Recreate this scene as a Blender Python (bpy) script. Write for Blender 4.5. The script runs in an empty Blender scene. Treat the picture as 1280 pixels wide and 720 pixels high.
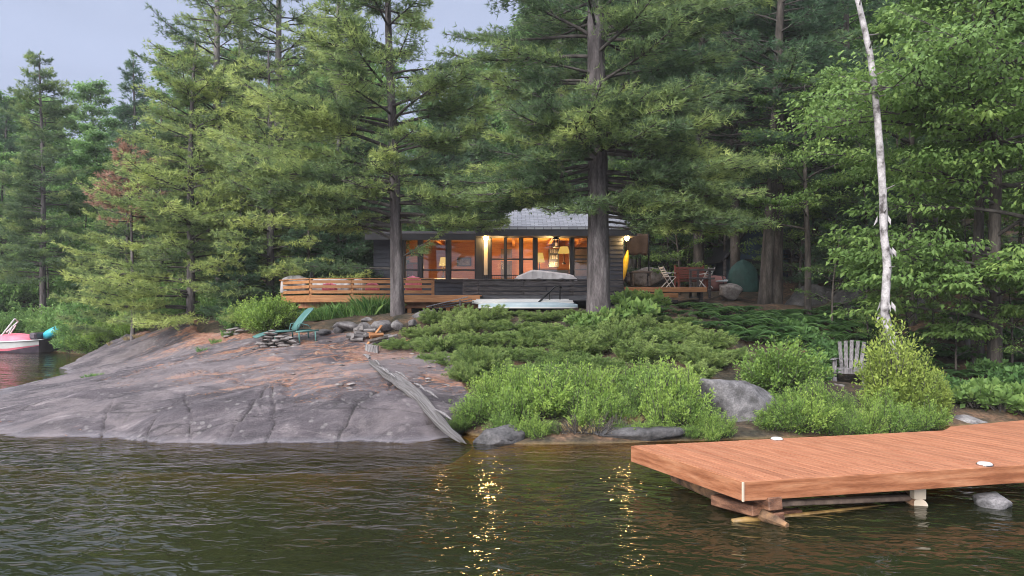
import bpy, math, random
import numpy as np
from mathutils import Vector, Matrix, Euler

# ------------------------------------------------------------------ camera, world, sun, exposure
SC = bpy.context.scene
C = SC.collection
F = 925.0; CX = 640.0; HY = 385.0; EYE = 2.15
cam = bpy.data.cameras.new('camera'); cam_o = bpy.data.objects.new('camera', cam); C.objects.link(cam_o)
cam.sensor_width = 36; cam.lens = 36 * F / 1280; cam.shift_y = (HY - 360) / 1280
cam.clip_start = 0.1; cam.clip_end = 2000
cam_o.location = (0, 0, EYE); cam_o.rotation_euler = (math.radians(90), 0, 0)
SC.camera = cam_o
SC.view_settings.view_transform = 'Standard'; SC.view_settings.look = 'None'
SC.view_settings.gamma = 1; SC.view_settings.use_curve_mapping = False
SC.view_settings.exposure = 1.45
SC.cycles.use_denoising = True; SC.cycles.filter_width = 1.0; SC.cycles.denoising_prefilter = 'ACCURATE'
SC.cycles.max_bounces = 8; SC.cycles.transparent_max_bounces = 12
SC.cycles.diffuse_bounces = 4; SC.cycles.transmission_bounces = 6; SC.cycles.glossy_bounces = 3
SC.cycles.sample_clamp_indirect = 4
SUN_EL, SUN_AZ = math.radians(30), math.radians(213)     # behind the camera, to the left

W = bpy.data.worlds.new('World'); SC.world = W; W.use_nodes = True
nt = W.node_tree; nt.nodes.clear()
def N(t, typ, **kw):
    n = t.nodes.new(typ)
    for k, v in kw.items(): setattr(n, k, v)
    return n
wo = N(nt, 'ShaderNodeOutputWorld'); bg = N(nt, 'ShaderNodeBackground'); bg.inputs['Strength'].default_value = 0.1
sky = N(nt, 'ShaderNodeTexSky', sky_type='NISHITA', sun_disc=False)
sky.sun_elevation = SUN_EL; sky.sun_rotation = SUN_AZ
tc = N(nt, 'ShaderNodeTexCoord'); sp = N(nt, 'ShaderNodeSeparateXYZ')
mr = N(nt, 'ShaderNodeMapRange'); mr.inputs[1].default_value = 0.0; mr.inputs[2].default_value = 1.0
cr = N(nt, 'ShaderNodeValToRGB')
cr.color_ramp.elements[0].position = 0; cr.color_ramp.elements[0].color = (1.5/20, 1.7/20, 2.42/20, 1)
cr.color_ramp.elements[1].position = 1; cr.color_ramp.elements[1].color = (12/20, 12/20, 13/20, 1)
cm = cr.color_ramp.elements.new(.38); cm.color = (1.85/20, 2.12/20, 2.9/20, 1)
c5 = cr.color_ramp.elements.new(.55); c5.color = (5.6/20, 5.8/20, 6.9/20, 1)
ns = N(nt, 'ShaderNodeTexNoise'); ns.inputs['Scale'].default_value = 2.2; ns.inputs['Detail'].default_value = 3
mp = N(nt, 'ShaderNodeMapping'); mp.inputs['Scale'].default_value = (1, 1, 4)
nm = N(nt, 'ShaderNodeMapRange'); nm.inputs[1].default_value = .3; nm.inputs[2].default_value = .7
nm.inputs[3].default_value = 17.5; nm.inputs[4].default_value = 22.5
vm = N(nt, 'ShaderNodeVectorMath', operation='SCALE')
mx = N(nt, 'ShaderNodeMix', data_type='RGBA'); mx.inputs[0].default_value = 0.95
L = nt.links.new
L(tc.outputs['Generated'], sp.inputs[0]); L(sp.outputs[2], mr.inputs[0]); L(mr.outputs[0], cr.inputs[0])
L(tc.outputs['Generated'], mp.inputs[0]); L(mp.outputs[0], ns.inputs['Vector']); L(ns.outputs[0], nm.inputs[0])
L(cr.outputs[0], vm.inputs[0]); L(nm.outputs[0], vm.inputs['Scale'])
L(sky.outputs[0], mx.inputs[6]); L(vm.outputs[0], mx.inputs[7]); L(mx.outputs[2], bg.inputs[0]); L(bg.outputs[0], wo.inputs[0])

sun = bpy.data.lights.new('sun', 'SUN'); sun.energy = 2.3; sun.angle = math.radians(40); sun.color = (1, .96, .88)
sun_o = bpy.data.objects.new('sun', sun); C.objects.link(sun_o)
sd = Vector((math.sin(SUN_AZ) * math.cos(SUN_EL), math.cos(SUN_AZ) * math.cos(SUN_EL), math.sin(SUN_EL)))
sun_o.rotation_euler = sd.to_track_quat('Z', 'Y').to_euler()

# ------------------------------------------------------------------ helpers
PI = math.pi
def P(px, py, D): return np.array([(px - CX) * D / F, D, EYE - (py - HY) * D / F])
def XZ(px, D): return (px - CX) * D / F

def tag(o, label=None, cat=None, group=None, kind=None):
    if label: o['label'] = label
    if cat: o['category'] = cat
    if group: o['group'] = group
    if kind: o['kind'] = kind
    return o
def empty(name, loc, rz=0, label=None, cat=None, group=None, sc=1):
    o = bpy.data.objects.new(name, None); C.objects.link(o); o.location = loc; o.rotation_euler = (0, 0, rz)
    o.scale = (sc, sc, sc) if not hasattr(sc, '__len__') else sc
    o.empty_display_size = .2
    return tag(o, label, cat, group)

class MB:
    def __init__(s): s.v = []; s.f = []; s.n = 0; s.t = []
    def add(s, verts, faces, tint=None):
        verts = np.asarray(verts, float).reshape(-1, 3)
        if isinstance(faces, np.ndarray): groups = [faces]
        else:
            d = {}
            for f in faces: d.setdefault(len(f), []).append(f)
            groups = [np.array(g) for g in d.values()]
        for g in groups:
            s.f.append(g + s.n)
            s.t.append(np.full(len(g), .5) if tint is None else np.broadcast_to(np.asarray(tint, float), (len(g),)))
        s.v.append(verts); s.n += len(verts); return s
    def mesh(s, name, mat, smooth=False, tint=False):
        me = bpy.data.meshes.new(name)
        v = np.concatenate(s.v) if s.v else np.zeros((0, 3))
        me.vertices.add(len(v)); me.vertices.foreach_set('co', v.astype(np.float32).ravel())
        tot = np.concatenate([np.full(len(g), g.shape[1]) for g in s.f])
        loops = np.concatenate([g.ravel() for g in s.f])
        me.loops.add(len(loops)); me.loops.foreach_set('vertex_index', loops.astype(np.int32))
        me.polygons.add(len(tot)); me.polygons.foreach_set('loop_start', np.concatenate([[0], np.cumsum(tot)[:-1]]).astype(np.int32))
        me.polygons.foreach_set('use_smooth', np.full(len(tot), bool(smooth)))
        if tint:
            a = me.attributes.new('tint', 'FLOAT', 'FACE'); a.data.foreach_set('value', np.concatenate(s.t).astype(np.float32))
        me.update(calc_edges=True)
        if mat: me.materials.append(mat)
        return me
    def obj(s, name, mat, parent=None, smooth=False, bevel=0, tint=False):
        o = bpy.data.objects.new(name, s.mesh(name, mat, smooth, tint)); C.objects.link(o)
        if parent: o.parent = parent
        if bevel:
            m = o.modifiers.new('bevel', 'BEVEL'); m.width = bevel; m.segments = 1; m.limit_method = 'ANGLE'
        return o
    def box(s, lo, hi):
        x0, y0, z0 = lo; x1, y1, z1 = hi
        return s.hexa([(x0,y0,z0),(x1,y0,z0),(x1,y1,z0),(x0,y1,z0),(x0,y0,z1),(x1,y0,z1),(x1,y1,z1),(x0,y1,z1)])
    def hexa(s, v):
        return s.add(v, [(3,2,1,0),(4,5,6,7),(0,1,5,4),(1,2,6,5),(2,3,7,6),(3,0,4,7)])
    def beam(s, a, b, w, h, up=(0, 0, 1)):
        a = np.array(a, float); b = np.array(b, float); d = b - a; d /= np.linalg.norm(d)
        u = np.array(up, float)
        if abs(d @ u) > .98: u = np.array([0, 1., 0])
        r = np.cross(d, u); r /= np.linalg.norm(r); u = np.cross(r, d)
        r = r * w / 2; u = u * h / 2
        return s.hexa([a - r - u, a + r - u, b + r - u, b - r - u, a - r + u, a + r + u, b + r + u, b - r + u])
    def tube(s, pts, rad, n=8, cap=True, wob=0, rng=None):
        pts = np.array(pts, float); k = len(pts); rad = np.broadcast_to(rad, (k,)).astype(float)
        t = np.gradient(pts, axis=0); t /= np.linalg.norm(t, axis=1)[:, None] + 1e-9
        ref = np.array([0, 0, 1.]) if abs(t[:, 2]).mean() < .8 else np.array([0, 1., 0])
        a = np.cross(t, ref); a /= np.linalg.norm(a, axis=1)[:, None] + 1e-9; b = np.cross(t, a)
        th = np.arange(n) * 2 * PI / n
        rr = rad[:, None] * np.ones(n)
        if wob: rr = rr * (1 + wob * (rng or np.random.default_rng(1)).standard_normal((k, n)))
        v = pts[:, None] + rr[..., None] * (a[:, None] * np.cos(th)[None, :, None] + b[:, None] * np.sin(th)[None, :, None])
        i = np.arange(k - 1)[:, None] * n; j = np.arange(n)[None]; j2 = (j + 1) % n
        q = np.stack([i + j, i + j2, i + n + j2, i + n + j], -1).reshape(-1, 4)
        off = s.n
        s.add(v.reshape(-1, 3), q)
        if cap:
            s.f.append(np.array([list(range(n))[::-1]]) + off); s.t.append(np.array([.5]))
            s.f.append(np.array([list(range((k - 1) * n, k * n))]) + off); s.t.append(np.array([.5]))
        return s
    def lathe(s, prof, n=12, center=(0, 0, 0)):
        c = np.array(center, float); k = len(prof); th = np.arange(n) * 2 * PI / n
        v = np.array([[(r * math.cos(a), r * math.sin(a), z) for a in th] for r, z in prof]) + c
        i = np.arange(k - 1)[:, None] * n; j = np.arange(n)[None]; j2 = (j + 1) % n
        q = np.stack([i + j, i + j2, i + n + j2, i + n + j], -1).reshape(-1, 4)
        off = s.n; s.add(v.reshape(-1, 3), q)
        s.f.append(np.array([list(range(n))[::-1]]) + off); s.t.append(np.array([.5]))
        s.f.append(np.array([list(range((k - 1) * n, k * n))]) + off); s.t.append(np.array([.5]))
        return s

def _h(i, j, k, seed):
    n = (i * 374761393 + j * 668265263 + k * 2147483647 + seed * 1274126177) & 0xffffffff
    n = ((n ^ (n >> 13)) * 1274126177) & 0xffffffff
    return ((n ^ (n >> 16)) & 0xffff) / 65535.0
def vnoise(x, y, z=0, seed=0):
    x, y, z = np.broadcast_arrays(np.asarray(x, float), np.asarray(y, float), np.asarray(z, float))
    i = np.floor(x).astype(np.int64); j = np.floor(y).astype(np.int64); k = np.floor(z).astype(np.int64)
    f = x - i; g = y - j; h = z - k; f = f*f*(3-2*f); g = g*g*(3-2*g); h = h*h*(3-2*h)
    r = 0
    for a in (0, 1):
        for b in (0, 1):
            for c in (0, 1):
                r = r + _h(i + a, j + b, k + c, seed) * (f if a else 1 - f) * (g if b else 1 - g) * (h if c else 1 - h)
    return r * 2 - 1
def fbm(x, y, z=0, o=4, seed=0):
    r = 0; a = 1.
    for q in range(o): r = r + a * vnoise(x * 2**q, y * 2**q, np.asarray(z) * 2**q, seed + q); a *= .5
    return r

# ------------------------------------------------------------------ materials (procedural)
def new_mat(name):
    m = bpy.data.materials.new(name); m.use_nodes = True; t = m.node_tree; t.nodes.clear()
    return m, t, N(t, 'ShaderNodeOutputMaterial')
def ramp(t, stops):
    r = N(t, 'ShaderNodeValToRGB'); e = r.color_ramp.elements
    while len(e) < len(stops): e.new(.5)
    for q, (p, c) in zip(e, stops): q.position = p; q.color = (*c, 1)
    return r
def surf(name, cols, scale=4, stretch=(1, 1, 1), rot=(0, 0, 0), rough=.7, bump=.3, bdist=.01, bscale=None, detail=6, metal=0,
         rand=0.0, spec=.4, obj_space=False, contrast=(.35, .65), fine=0, attr=None):
    m, t, out = new_mat(name)
    b = N(t, 'ShaderNodeBsdfPrincipled'); b.inputs['Roughness'].default_value = rough; b.inputs['Metallic'].default_value = metal
    b.inputs['Specular IOR Level'].default_value = spec
    if attr: g = N(t, 'ShaderNodeAttribute', attribute_name=attr); co = g.outputs['Vector']
    elif obj_space: g = N(t, 'ShaderNodeTexCoord'); co = g.outputs['Object']
    else: g = N(t, 'ShaderNodeNewGeometry'); co = g.outputs['Position']
    mp = N(t, 'ShaderNodeMapping'); mp.inputs['Scale'].default_value = stretch; mp.inputs['Rotation'].default_value = rot
    # rotate first, then stretch: two nodes
    mp.inputs['Scale'].default_value = (1, 1, 1); m2 = N(t, 'ShaderNodeMapping'); m2.inputs['Scale'].default_value = stretch
    t.links.new(co, mp.inputs[0]); t.links.new(mp.outputs[0], m2.inputs[0])
    n = N(t, 'ShaderNodeTexNoise'); n.inputs['Scale'].default_value = scale; n.inputs['Detail'].default_value = detail
    n.inputs['Roughness'].default_value = .6
    t.links.new(m2.outputs[0], n.inputs['Vector'])
    k = len(cols); r = ramp(t, [(contrast[0] + (contrast[1] - contrast[0]) * i / max(1, k - 1), c) for i, c in enumerate(cols)])
    t.links.new(n.outputs[0], r.inputs[0]); col = r.outputs[0]
    if fine:
        n3 = N(t, 'ShaderNodeTexNoise'); n3.inputs['Scale'].default_value = scale * 9; n3.inputs['Detail'].default_value = 3
        t.links.new(m2.outputs[0], n3.inputs['Vector'])
        mr = N(t, 'ShaderNodeMapRange'); mr.inputs[1].default_value = .3; mr.inputs[2].default_value = .7
        mr.inputs[3].default_value = 1 - fine; mr.inputs[4].default_value = 1 + fine
        t.links.new(n3.outputs[0], mr.inputs[0])
        v = N(t, 'ShaderNodeVectorMath', operation='SCALE'); t.links.new(col, v.inputs[0]); t.links.new(mr.outputs[0], v.inputs['Scale']); col = v.outputs[0]
    if rand:
        oi = N(t, 'ShaderNodeObjectInfo'); mr = N(t, 'ShaderNodeMapRange'); mr.inputs[3].default_value = 1 - rand; mr.inputs[4].default_value = 1 + rand
        t.links.new(oi.outputs['Random'], mr.inputs[0])
        v = N(t, 'ShaderNodeVectorMath', operation='SCALE'); t.links.new(col, v.inputs[0]); t.links.new(mr.outputs[0], v.inputs['Scale']); col = v.outputs[0]
    t.links.new(col, b.inputs['Base Color'])
    if bump:
        n2 = N(t, 'ShaderNodeTexNoise'); n2.inputs['Scale'].default_value = bscale or scale * 3; n2.inputs['Detail'].default_value = 5
        t.links.new(m2.outputs[0], n2.inputs['Vector'])
        bp = N(t, 'ShaderNodeBump'); bp.inputs['Strength'].default_value = bump; bp.inputs['Distance'].default_value = bdist
        t.links.new(n2.outputs[0], bp.inputs['Height']); t.links.new(bp.outputs[0], b.inputs['Normal'])
    t.links.new(b.outputs[0], out.inputs[0])
    return m
def leafmat(name, stops, trans=.3, rough=.55, var=.12, spec=.25):
    m, t, out = new_mat(name)
    a = N(t, 'ShaderNodeAttribute', attribute_name='tint'); oi = N(t, 'ShaderNodeObjectInfo')
    ad = N(t, 'ShaderNodeMath', operation='MULTIPLY_ADD'); ad.inputs[1].default_value = var * 2; ad.inputs[2].default_value = -var
    t.links.new(oi.outputs['Random'], ad.inputs[0])
    a2 = N(t, 'ShaderNodeMath', operation='ADD'); t.links.new(a.outputs['Fac'], a2.inputs[0]); t.links.new(ad.outputs[0], a2.inputs[1])
    r = ramp(t, stops); t.links.new(a2.outputs[0], r.inputs[0])
    b = N(t, 'ShaderNodeBsdfPrincipled'); b.inputs['Roughness'].default_value = rough; b.inputs['Specular IOR Level'].default_value = spec
    tr = N(t, 'ShaderNodeBsdfTranslucent'); mx = N(t, 'ShaderNodeMixShader'); mx.inputs[0].default_value = trans
    t.links.new(r.outputs[0], b.inputs['Base Color']); t.links.new(r.outputs[0], tr.inputs[0])
    t.links.new(b.outputs[0], mx.inputs[1]); t.links.new(tr.outputs[0], mx.inputs[2]); t.links.new(mx.outputs[0], out.inputs[0])
    return m
def emit(name, col, s):
    m, t, out = new_mat(name); e = N(t, 'ShaderNodeEmission'); e.inputs[0].default_value = (*col, 1); e.inputs[1].default_value = s
    t.links.new(e.outputs[0], out.inputs[0]); return m

M = {}
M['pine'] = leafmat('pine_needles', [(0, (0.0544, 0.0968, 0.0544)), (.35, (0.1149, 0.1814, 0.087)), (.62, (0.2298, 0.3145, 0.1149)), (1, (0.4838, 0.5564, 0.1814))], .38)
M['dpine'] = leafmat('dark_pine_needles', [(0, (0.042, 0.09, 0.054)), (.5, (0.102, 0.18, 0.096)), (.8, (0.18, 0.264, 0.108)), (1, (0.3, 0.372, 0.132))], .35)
M['rust'] = leafmat('dead_needles', [(0, (.24, .13, .09)), (1, (.5, .32, .23))], .3)
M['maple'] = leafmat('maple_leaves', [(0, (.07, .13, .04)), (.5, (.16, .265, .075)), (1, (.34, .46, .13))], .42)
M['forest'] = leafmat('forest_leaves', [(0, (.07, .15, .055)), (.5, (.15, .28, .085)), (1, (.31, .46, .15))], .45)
M['juniper'] = leafmat('juniper_needles', [(0, (.045, .08, .028)), (.45, (.12, .195, .055)), (1, (.33, .42, .14))], .28)
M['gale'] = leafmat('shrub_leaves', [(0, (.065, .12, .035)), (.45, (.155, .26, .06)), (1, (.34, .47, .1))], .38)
M['cedar'] = leafmat('cedar_leaves', [(0, (.09, .14, .03)), (.5, (.19, .27, .055)), (1, (.38, .46, .11))], .35)
M['fern'] = leafmat('fern_leaves', [(0, (.04, .095, .035)), (.5, (.08, .17, .055)), (1, (.15, .27, .08))], .35)
M['grass'] = leafmat('grass_blades', [(0, (0.05, 0.125, 0.0375)), (.5, (0.1, 0.225, 0.0625)), (1, (0.25, 0.375, 0.1125))], .35)
M['bark'] = surf('pine_bark', [(0.0315, 0.0266, 0.028), (0.077, 0.0665, 0.07), (0.133, 0.119, 0.1225)], 7, (1, 1, .16), rough=.9, bump=.9, bdist=.03, bscale=9, fine=.35)
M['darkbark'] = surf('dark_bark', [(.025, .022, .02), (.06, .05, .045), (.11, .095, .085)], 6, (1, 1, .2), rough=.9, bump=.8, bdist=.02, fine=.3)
M['limb'] = surf('limb_bark', [(.03, .026, .025), (.09, .08, .075)], 5, rough=.9, bump=.4)
M['palebark'] = surf('pale_bark', [(0.09, 0.0825, 0.0825), (0.195, 0.18, 0.18)], 4, (1, 1, .3), rough=.85, bump=.5)
M['birch'] = surf('dead_birch', [(0.0572, 0.049, 0.049), (0.2696, 0.2533, 0.2614), (0.4085, 0.3881, 0.4003)], 4, (1, 1, .9), rough=.75, bump=.7, bdist=.03, contrast=(.34, .56), fine=.18)
M['drift'] = surf('driftwood', [(0.064, 0.052, 0.048), (0.336, 0.32, 0.32), (0.496, 0.48, 0.488)], 9, (1.0, 9, 1.0), rough=.8, bump=1, bdist=.03, contrast=(.33, .6), obj_space=True)
M['stone'] = surf('field_stone', [(0.0439, 0.0394, 0.0416), (0.1141, 0.1052, 0.1096), (0.1842, 0.1754, 0.1754)], 5, rough=.85, bump=.6, bdist=.02, rand=.3, fine=.2)
M['pstone'] = surf('pale_flat_stone', [(0.0997, 0.0861, 0.0816), (0.1813, 0.1632, 0.1586), (0.2493, 0.2266, 0.2266)], 6, rough=.85, bump=.5, bdist=.02, rand=.3, fine=.2)
M['boulder'] = surf('lichened_boulder', [(0.0526, 0.0504, 0.0526), (0.1052, 0.1009, 0.1074), (0.1754, 0.1667, 0.1754)], 5, rough=.85, bump=.6, bdist=.03, fine=.3)
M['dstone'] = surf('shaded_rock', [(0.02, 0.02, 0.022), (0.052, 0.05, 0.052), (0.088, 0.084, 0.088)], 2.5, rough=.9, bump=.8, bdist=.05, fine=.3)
M['cedarwood'] = surf('stained_cedar', [(0.209, 0.0755, 0.0319), (0.2903, 0.1219, 0.0581), (0.3483, 0.1625, 0.0813)], 3, (1, 12, 1), rough=.6, bump=.25, rand=.12)
M['orangewood'] = surf('orange_rail_wood', [(0.2206, 0.0871, 0.0348), (0.3251, 0.1452, 0.0581), (0.3831, 0.1915, 0.0871)], 3, (.6, 3, 9), rough=.6, bump=.2, rand=.12)
M['darkwood'] = surf('weathered_dark_wood', [(0.0225, 0.0195, 0.0225), (0.0562, 0.0488, 0.0525), (0.0975, 0.0863, 0.09)], 3, (1, 3, 10), rough=.8, bump=.4, rand=.2)
M['greywood'] = surf('weathered_grey_wood', [(0.0686, 0.0637, 0.0686), (0.147, 0.1372, 0.147), (0.2058, 0.196, 0.2058)], 6, (6, 6, 1), rough=.85, bump=.5, rand=.15)
M['oldboard'] = surf('grey_split_wood', [(.05, .046, .048), (.15, .14, .145), (.24, .23, .235)], 6, (6, 6, 1), rough=.9, bump=.5)
M['navy'] = surf('navy_siding', [(0.0155, 0.0189, 0.0327), (0.0275, 0.0318, 0.0516)], 3, rough=.6, bump=.1)
M['black'] = surf('black_trim', [(.012, .012, .016), (.022, .022, .03)], 3, rough=.5, bump=.05)
M['blackmetal'] = surf('black_metal', [(.01, .01, .012), (.02, .02, .022)], 3, rough=.4, bump=0, metal=.6)
M['white'] = surf('white_plastic', [(0.4386, 0.4386, 0.4515), (0.516, 0.516, 0.516)], 2, rough=.5, bump=.05)
M['chrome'] = surf('chrome', [(.6, .6, .62), (.7, .7, .7)], 2, rough=.2, bump=0, metal=1)
M['canvas'] = surf('pale_canvas', [(0.387, 0.356, 0.3638), (0.4799, 0.4567, 0.4644)], 3, rough=.9, bump=.3, bdist=.03)
M['pink'] = surf('coral_pink_canvas', [(.6, .13, .19), (.72, .2, .27)], 2, rough=.8, bump=.2)
M['dustypink'] = surf('dusty_pink', [(.2, .09, .08), (.28, .13, .12)], 3, rough=.7, bump=.2)
M['teal'] = surf('teal_paint', [(0.0506, 0.1367, 0.1316), (0.081, 0.1823, 0.1722)], 4, rough=.5, bump=.15)
M['tealtube'] = surf('teal_vinyl', [(.03, .3, .38), (.05, .4, .5)], 4, rough=.35, bump=.05)
M['paleblue'] = surf('pale_blue_hull', [(0.2614, 0.344, 0.399), (0.3784, 0.4472, 0.4954)], 2, rough=.5, bump=.1)
M['green'] = surf('dark_green_cover', [(.006, .03, .026), (.012, .05, .043)], 4, rough=.7, bump=.5, bdist=.04)
M['brown'] = surf('brown_tarp', [(.06, .042, .035), (.1, .07, .06)], 3, rough=.8, bump=.3)
M['redwood'] = surf('red_brown_bench', [(.1, .025, .02), (.17, .05, .035)], 4, (1, 4, 8), rough=.6, bump=.2)
M['yellow'] = surf('yellow_plastic', [(0.56, 0.4, 0.024), (0.64, 0.48, 0.048)], 2, rough=.4, bump=.05)
M['blueshed'] = surf('blue_shed_wall', [(.02, .045, .075), (.035, .065, .1)], 3, rough=.7, bump=.2)
M['wall'] = surf('orange_pine_wall', [(.4, .15, .025), (.56, .24, .055)], 3, (1, 1, 8), rough=.6, bump=.05)
M['ceil'] = surf('pine_ceiling', [(.5, .23, .05), (.6, .32, .09)], 3, rough=.6, bump=.05)
M['innerfloor'] = surf('inner_floor', [(.2, .1, .05), (.3, .16, .08)], 3, rough=.5, bump=.05)
M['inwhite'] = surf('pale_cabinet', [(0.43, 0.473, 0.516), (0.559, 0.5848, 0.6192)], 3, rough=.5, bump=.05)
M['bulb'] = emit('lit_bulb', (1, .62, .2), 130)
M['shade'] = emit('lit_lampshade', (1, .6, .13), .36)
M['flame'] = emit('lantern_glow', (1, .55, .25), .3)

def shingles():
    m, t, out = new_mat('grey_shingles')
    g = N(t, 'ShaderNodeTexCoord'); b = N(t, 'ShaderNodeBsdfPrincipled'); b.inputs['Roughness'].default_value = .85
    br = N(t, 'ShaderNodeTexBrick'); br.inputs['Scale'].default_value = 1.0
    br.inputs['Color1'].default_value = (.2, .21, .24, 1); br.inputs['Color2'].default_value = (.34, .35, .39, 1); br.inputs['Mortar'].default_value = (.1, .1, .12, 1)
    br.inputs['Brick Width'].default_value = .3; br.inputs['Row Height'].default_value = .11; br.inputs['Mortar Size'].default_value = .012
    mp = N(t, 'ShaderNodeMapping')
    t.links.new(g.outputs['UV'], mp.inputs[0]); t.links.new(mp.outputs[0], br.inputs['Vector']); t.links.new(br.outputs[0], b.inputs['Base Color'])
    bp = N(t, 'ShaderNodeBump'); bp.inputs['Distance'].default_value = .01; t.links.new(br.outputs[1], bp.inputs['Height']); bp.invert = True
    t.links.new(bp.outputs[0], b.inputs['Normal']); t.links.new(b.outputs[0], out.inputs[0]); return m
M['shingle'] = shingles()
def glass():
    m, t, out = new_mat('window_glass')
    tr = N(t, 'ShaderNodeBsdfTransparent'); gl = N(t, 'ShaderNodeBsdfGlossy'); gl.inputs['Roughness'].default_value = .01
    tr.inputs[0].default_value = (.93, .94, .93, 1)
    f = N(t, 'ShaderNodeFresnel'); f.inputs[0].default_value = 1.5; ad = N(t, 'ShaderNodeMath', operation='MULTIPLY'); ad.inputs[1].default_value = 2.4
    mx = N(t, 'ShaderNodeMixShader'); t.links.new(f.outputs[0], ad.inputs[0]); t.links.new(ad.outputs[0], mx.inputs[0])
    t.links.new(tr.outputs[0], mx.inputs[1]); t.links.new(gl.outputs[0], mx.inputs[2]); t.links.new(mx.outputs[0], out.inputs[0]); return m
M['glass'] = glass()

def granite():
    m, t, out = new_mat('streaked_granite')
    lk = t.links.new
    b = N(t, 'ShaderNodeBsdfPrincipled'); b.inputs['Roughness'].default_value = .72; b.inputs['Specular IOR Level'].default_value = .35
    g = N(t, 'ShaderNodeNewGeometry'); mp = N(t, 'ShaderNodeMapping'); mp.inputs['Rotation'].default_value = (0, 0, math.radians(-24)); lk(g.outputs[0], mp.inputs[0])
    m2 = N(t, 'ShaderNodeMapping'); m2.inputs['Scale'].default_value = (.34, 1.5, 1.2); lk(mp.outputs[0], m2.inputs[0])
    m3 = N(t, 'ShaderNodeMapping'); m3.inputs['Scale'].default_value = (.9, .9, 2.5); m3.inputs['Location'].default_value = (3, 7, 1); lk(g.outputs[0], m3.inputs[0])
    def noise(vec, sc, d=6, r=.6, dist=0):
        n = N(t, 'ShaderNodeTexNoise'); n.inputs['Scale'].default_value = sc; n.inputs['Detail'].default_value = d; n.inputs['Roughness'].default_value = r
        n.inputs['Distortion'].default_value = dist
        lk(vec, n.inputs['Vector']); return n.outputs[0]
    def mixc(f, a, c):
        q = N(t, 'ShaderNodeMix', data_type='RGBA')
        if isinstance(f, float): q.inputs[0].default_value = f
        else: lk(f, q.inputs[0])
        for i, x in ((6, a), (7, c)):
            if isinstance(x, tuple): q.inputs[i].default_value = (*x, 1)
            else: lk(x, q.inputs[i])
        return q.outputs[2]
    def sm(f, a, c):
        r = N(t, 'ShaderNodeMapRange'); r.interpolation_type = 'SMOOTHSTEP'; r.inputs[1].default_value = a; r.inputs[2].default_value = c; lk(f, r.inputs[0]); return r.outputs[0]
    def mul(a, c):
        q = N(t, 'ShaderNodeMath', operation='MULTIPLY'); 
        for i, x in enumerate((a, c)):
            if isinstance(x, float): q.inputs[i].default_value = x
            else: lk(x, q.inputs[i])
        return q.outputs[0]
    n1 = noise(m2.outputs[0], 2.0, 12, .7, .5)
    r1 = ramp(t, [(.33, (.018, .015, .019)), (.43, (.042, .035, .042)), (.52, (.085, .072, .082)), (.6, (.15, .128, .138)), (.67, (.36, .32, .325))]); lk(n1, r1.inputs[0])
    n2 = noise(g.outputs[0], .55, 4)
    col = mixc(mul(sm(n2, .35, .7), .6), r1.outputs[0], (.075, .061, .072))
    col = mixc(mul(sm(n1, .58, .7), .8), col, (.25, .215, .22))
    st = noise(m3.outputs[0], 1.0, 9, .72, .8); col = mixc(mul(sm(st, .53, .62), .6), col, (.03, .025, .03)); col = mixc(mul(sm(st, .47, .36), .6), col, (.19, .162, .168))
    fine = noise(g.outputs[0], 38, 4); fs = sm(fine, .4, .65)
    vor = N(t, 'ShaderNodeTexVoronoi', feature='DISTANCE_TO_EDGE'); vor.inputs['Scale'].default_value = .8; lk(m2.outputs[0], vor.inputs['Vector'])
    pit = noise(g.outputs[0], 9, 6, .7)
    col = mixc(mul(sm(pit, .6, .68), .5), col, (.03, .027, .03)); col = mixc(mul(sm(pit, .38, .3), .45), col, (.24, .22, .21))
    col = mixc(mul(sm(vor.outputs[0], .014, .003), .8), col, (.02, .017, .018))
    cka = N(t, 'ShaderNodeAttribute', attribute_name='crack'); col = mixc(mul(sm(cka.outputs['Fac'], .25, .8), .85), col, (.02, .017, .018))
    lv = N(t, 'ShaderNodeTexVoronoi'); lv.inputs['Scale'].default_value = 7; lk(g.outputs[0], lv.inputs['Vector']); lich = mul(sm(lv.outputs[0], .34, .2), sm(noise(g.outputs[0], 1.7, 4), .5, .6)); col = mixc(mul(lich, .6), col, (.26, .245, .24))
    sp = noise(g.outputs[0], 70, 3, .7); col = mixc(mul(sm(sp, .58, .7), .5), col, (.3, .27, .28)); col = mixc(mul(sm(sp, .44, .34), .6), col, (.015, .013, .015))
    col = mixc(mul(fs, .35), col, (.13, .115, .125))
    # pine litter in the hollows and high parts: attribute 'litter' holds how sheltered each spot is
    at = N(t, 'ShaderNodeAttribute', attribute_name='litter')
    ln = noise(m2.outputs[0], 3.2, 7, .68, .5); la = N(t, 'ShaderNodeMath', operation='ADD'); lk(ln, la.inputs[0]); lk(at.outputs['Fac'], la.inputs[1])
    lf = mul(sm(la.outputs[0], .6, .67), sm(noise(g.outputs[0], 22, 4), .25, .5))
    lc = ramp(t, [(.3, (.2, .075, .045)), (.5, (.33, .16, .1)), (.7, (.42, .27, .17))]); lk(noise(g.outputs[0], 9, 5), lc.inputs[0])
    col = mixc(mul(lf, .85), col, lc.outputs[0])
    # tide band
    zz = N(t, 'ShaderNodeSeparateXYZ'); lk(g.outputs[0], zz.inputs[0])
    zn = N(t, 'ShaderNodeMath', operation='MULTIPLY_ADD'); zn.inputs[1].default_value = .09; lk(noise(m2.outputs[0], 5), zn.inputs[0]); lk(zz.outputs[2], zn.inputs[2])
    band = N(t, 'ShaderNodeValToRGB'); e = band.color_ramp.elements; e[0].position = .05; e[0].color = (0, 0, 0, 1); e[1].position = .065; e[1].color = (1, 1, 1, 1)
    e.new(.085).color = (.45, .45, .45, 1); e.new(.14).color = (0, 0, 0, 1); lk(zn.outputs[0], band.inputs[0])
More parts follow.
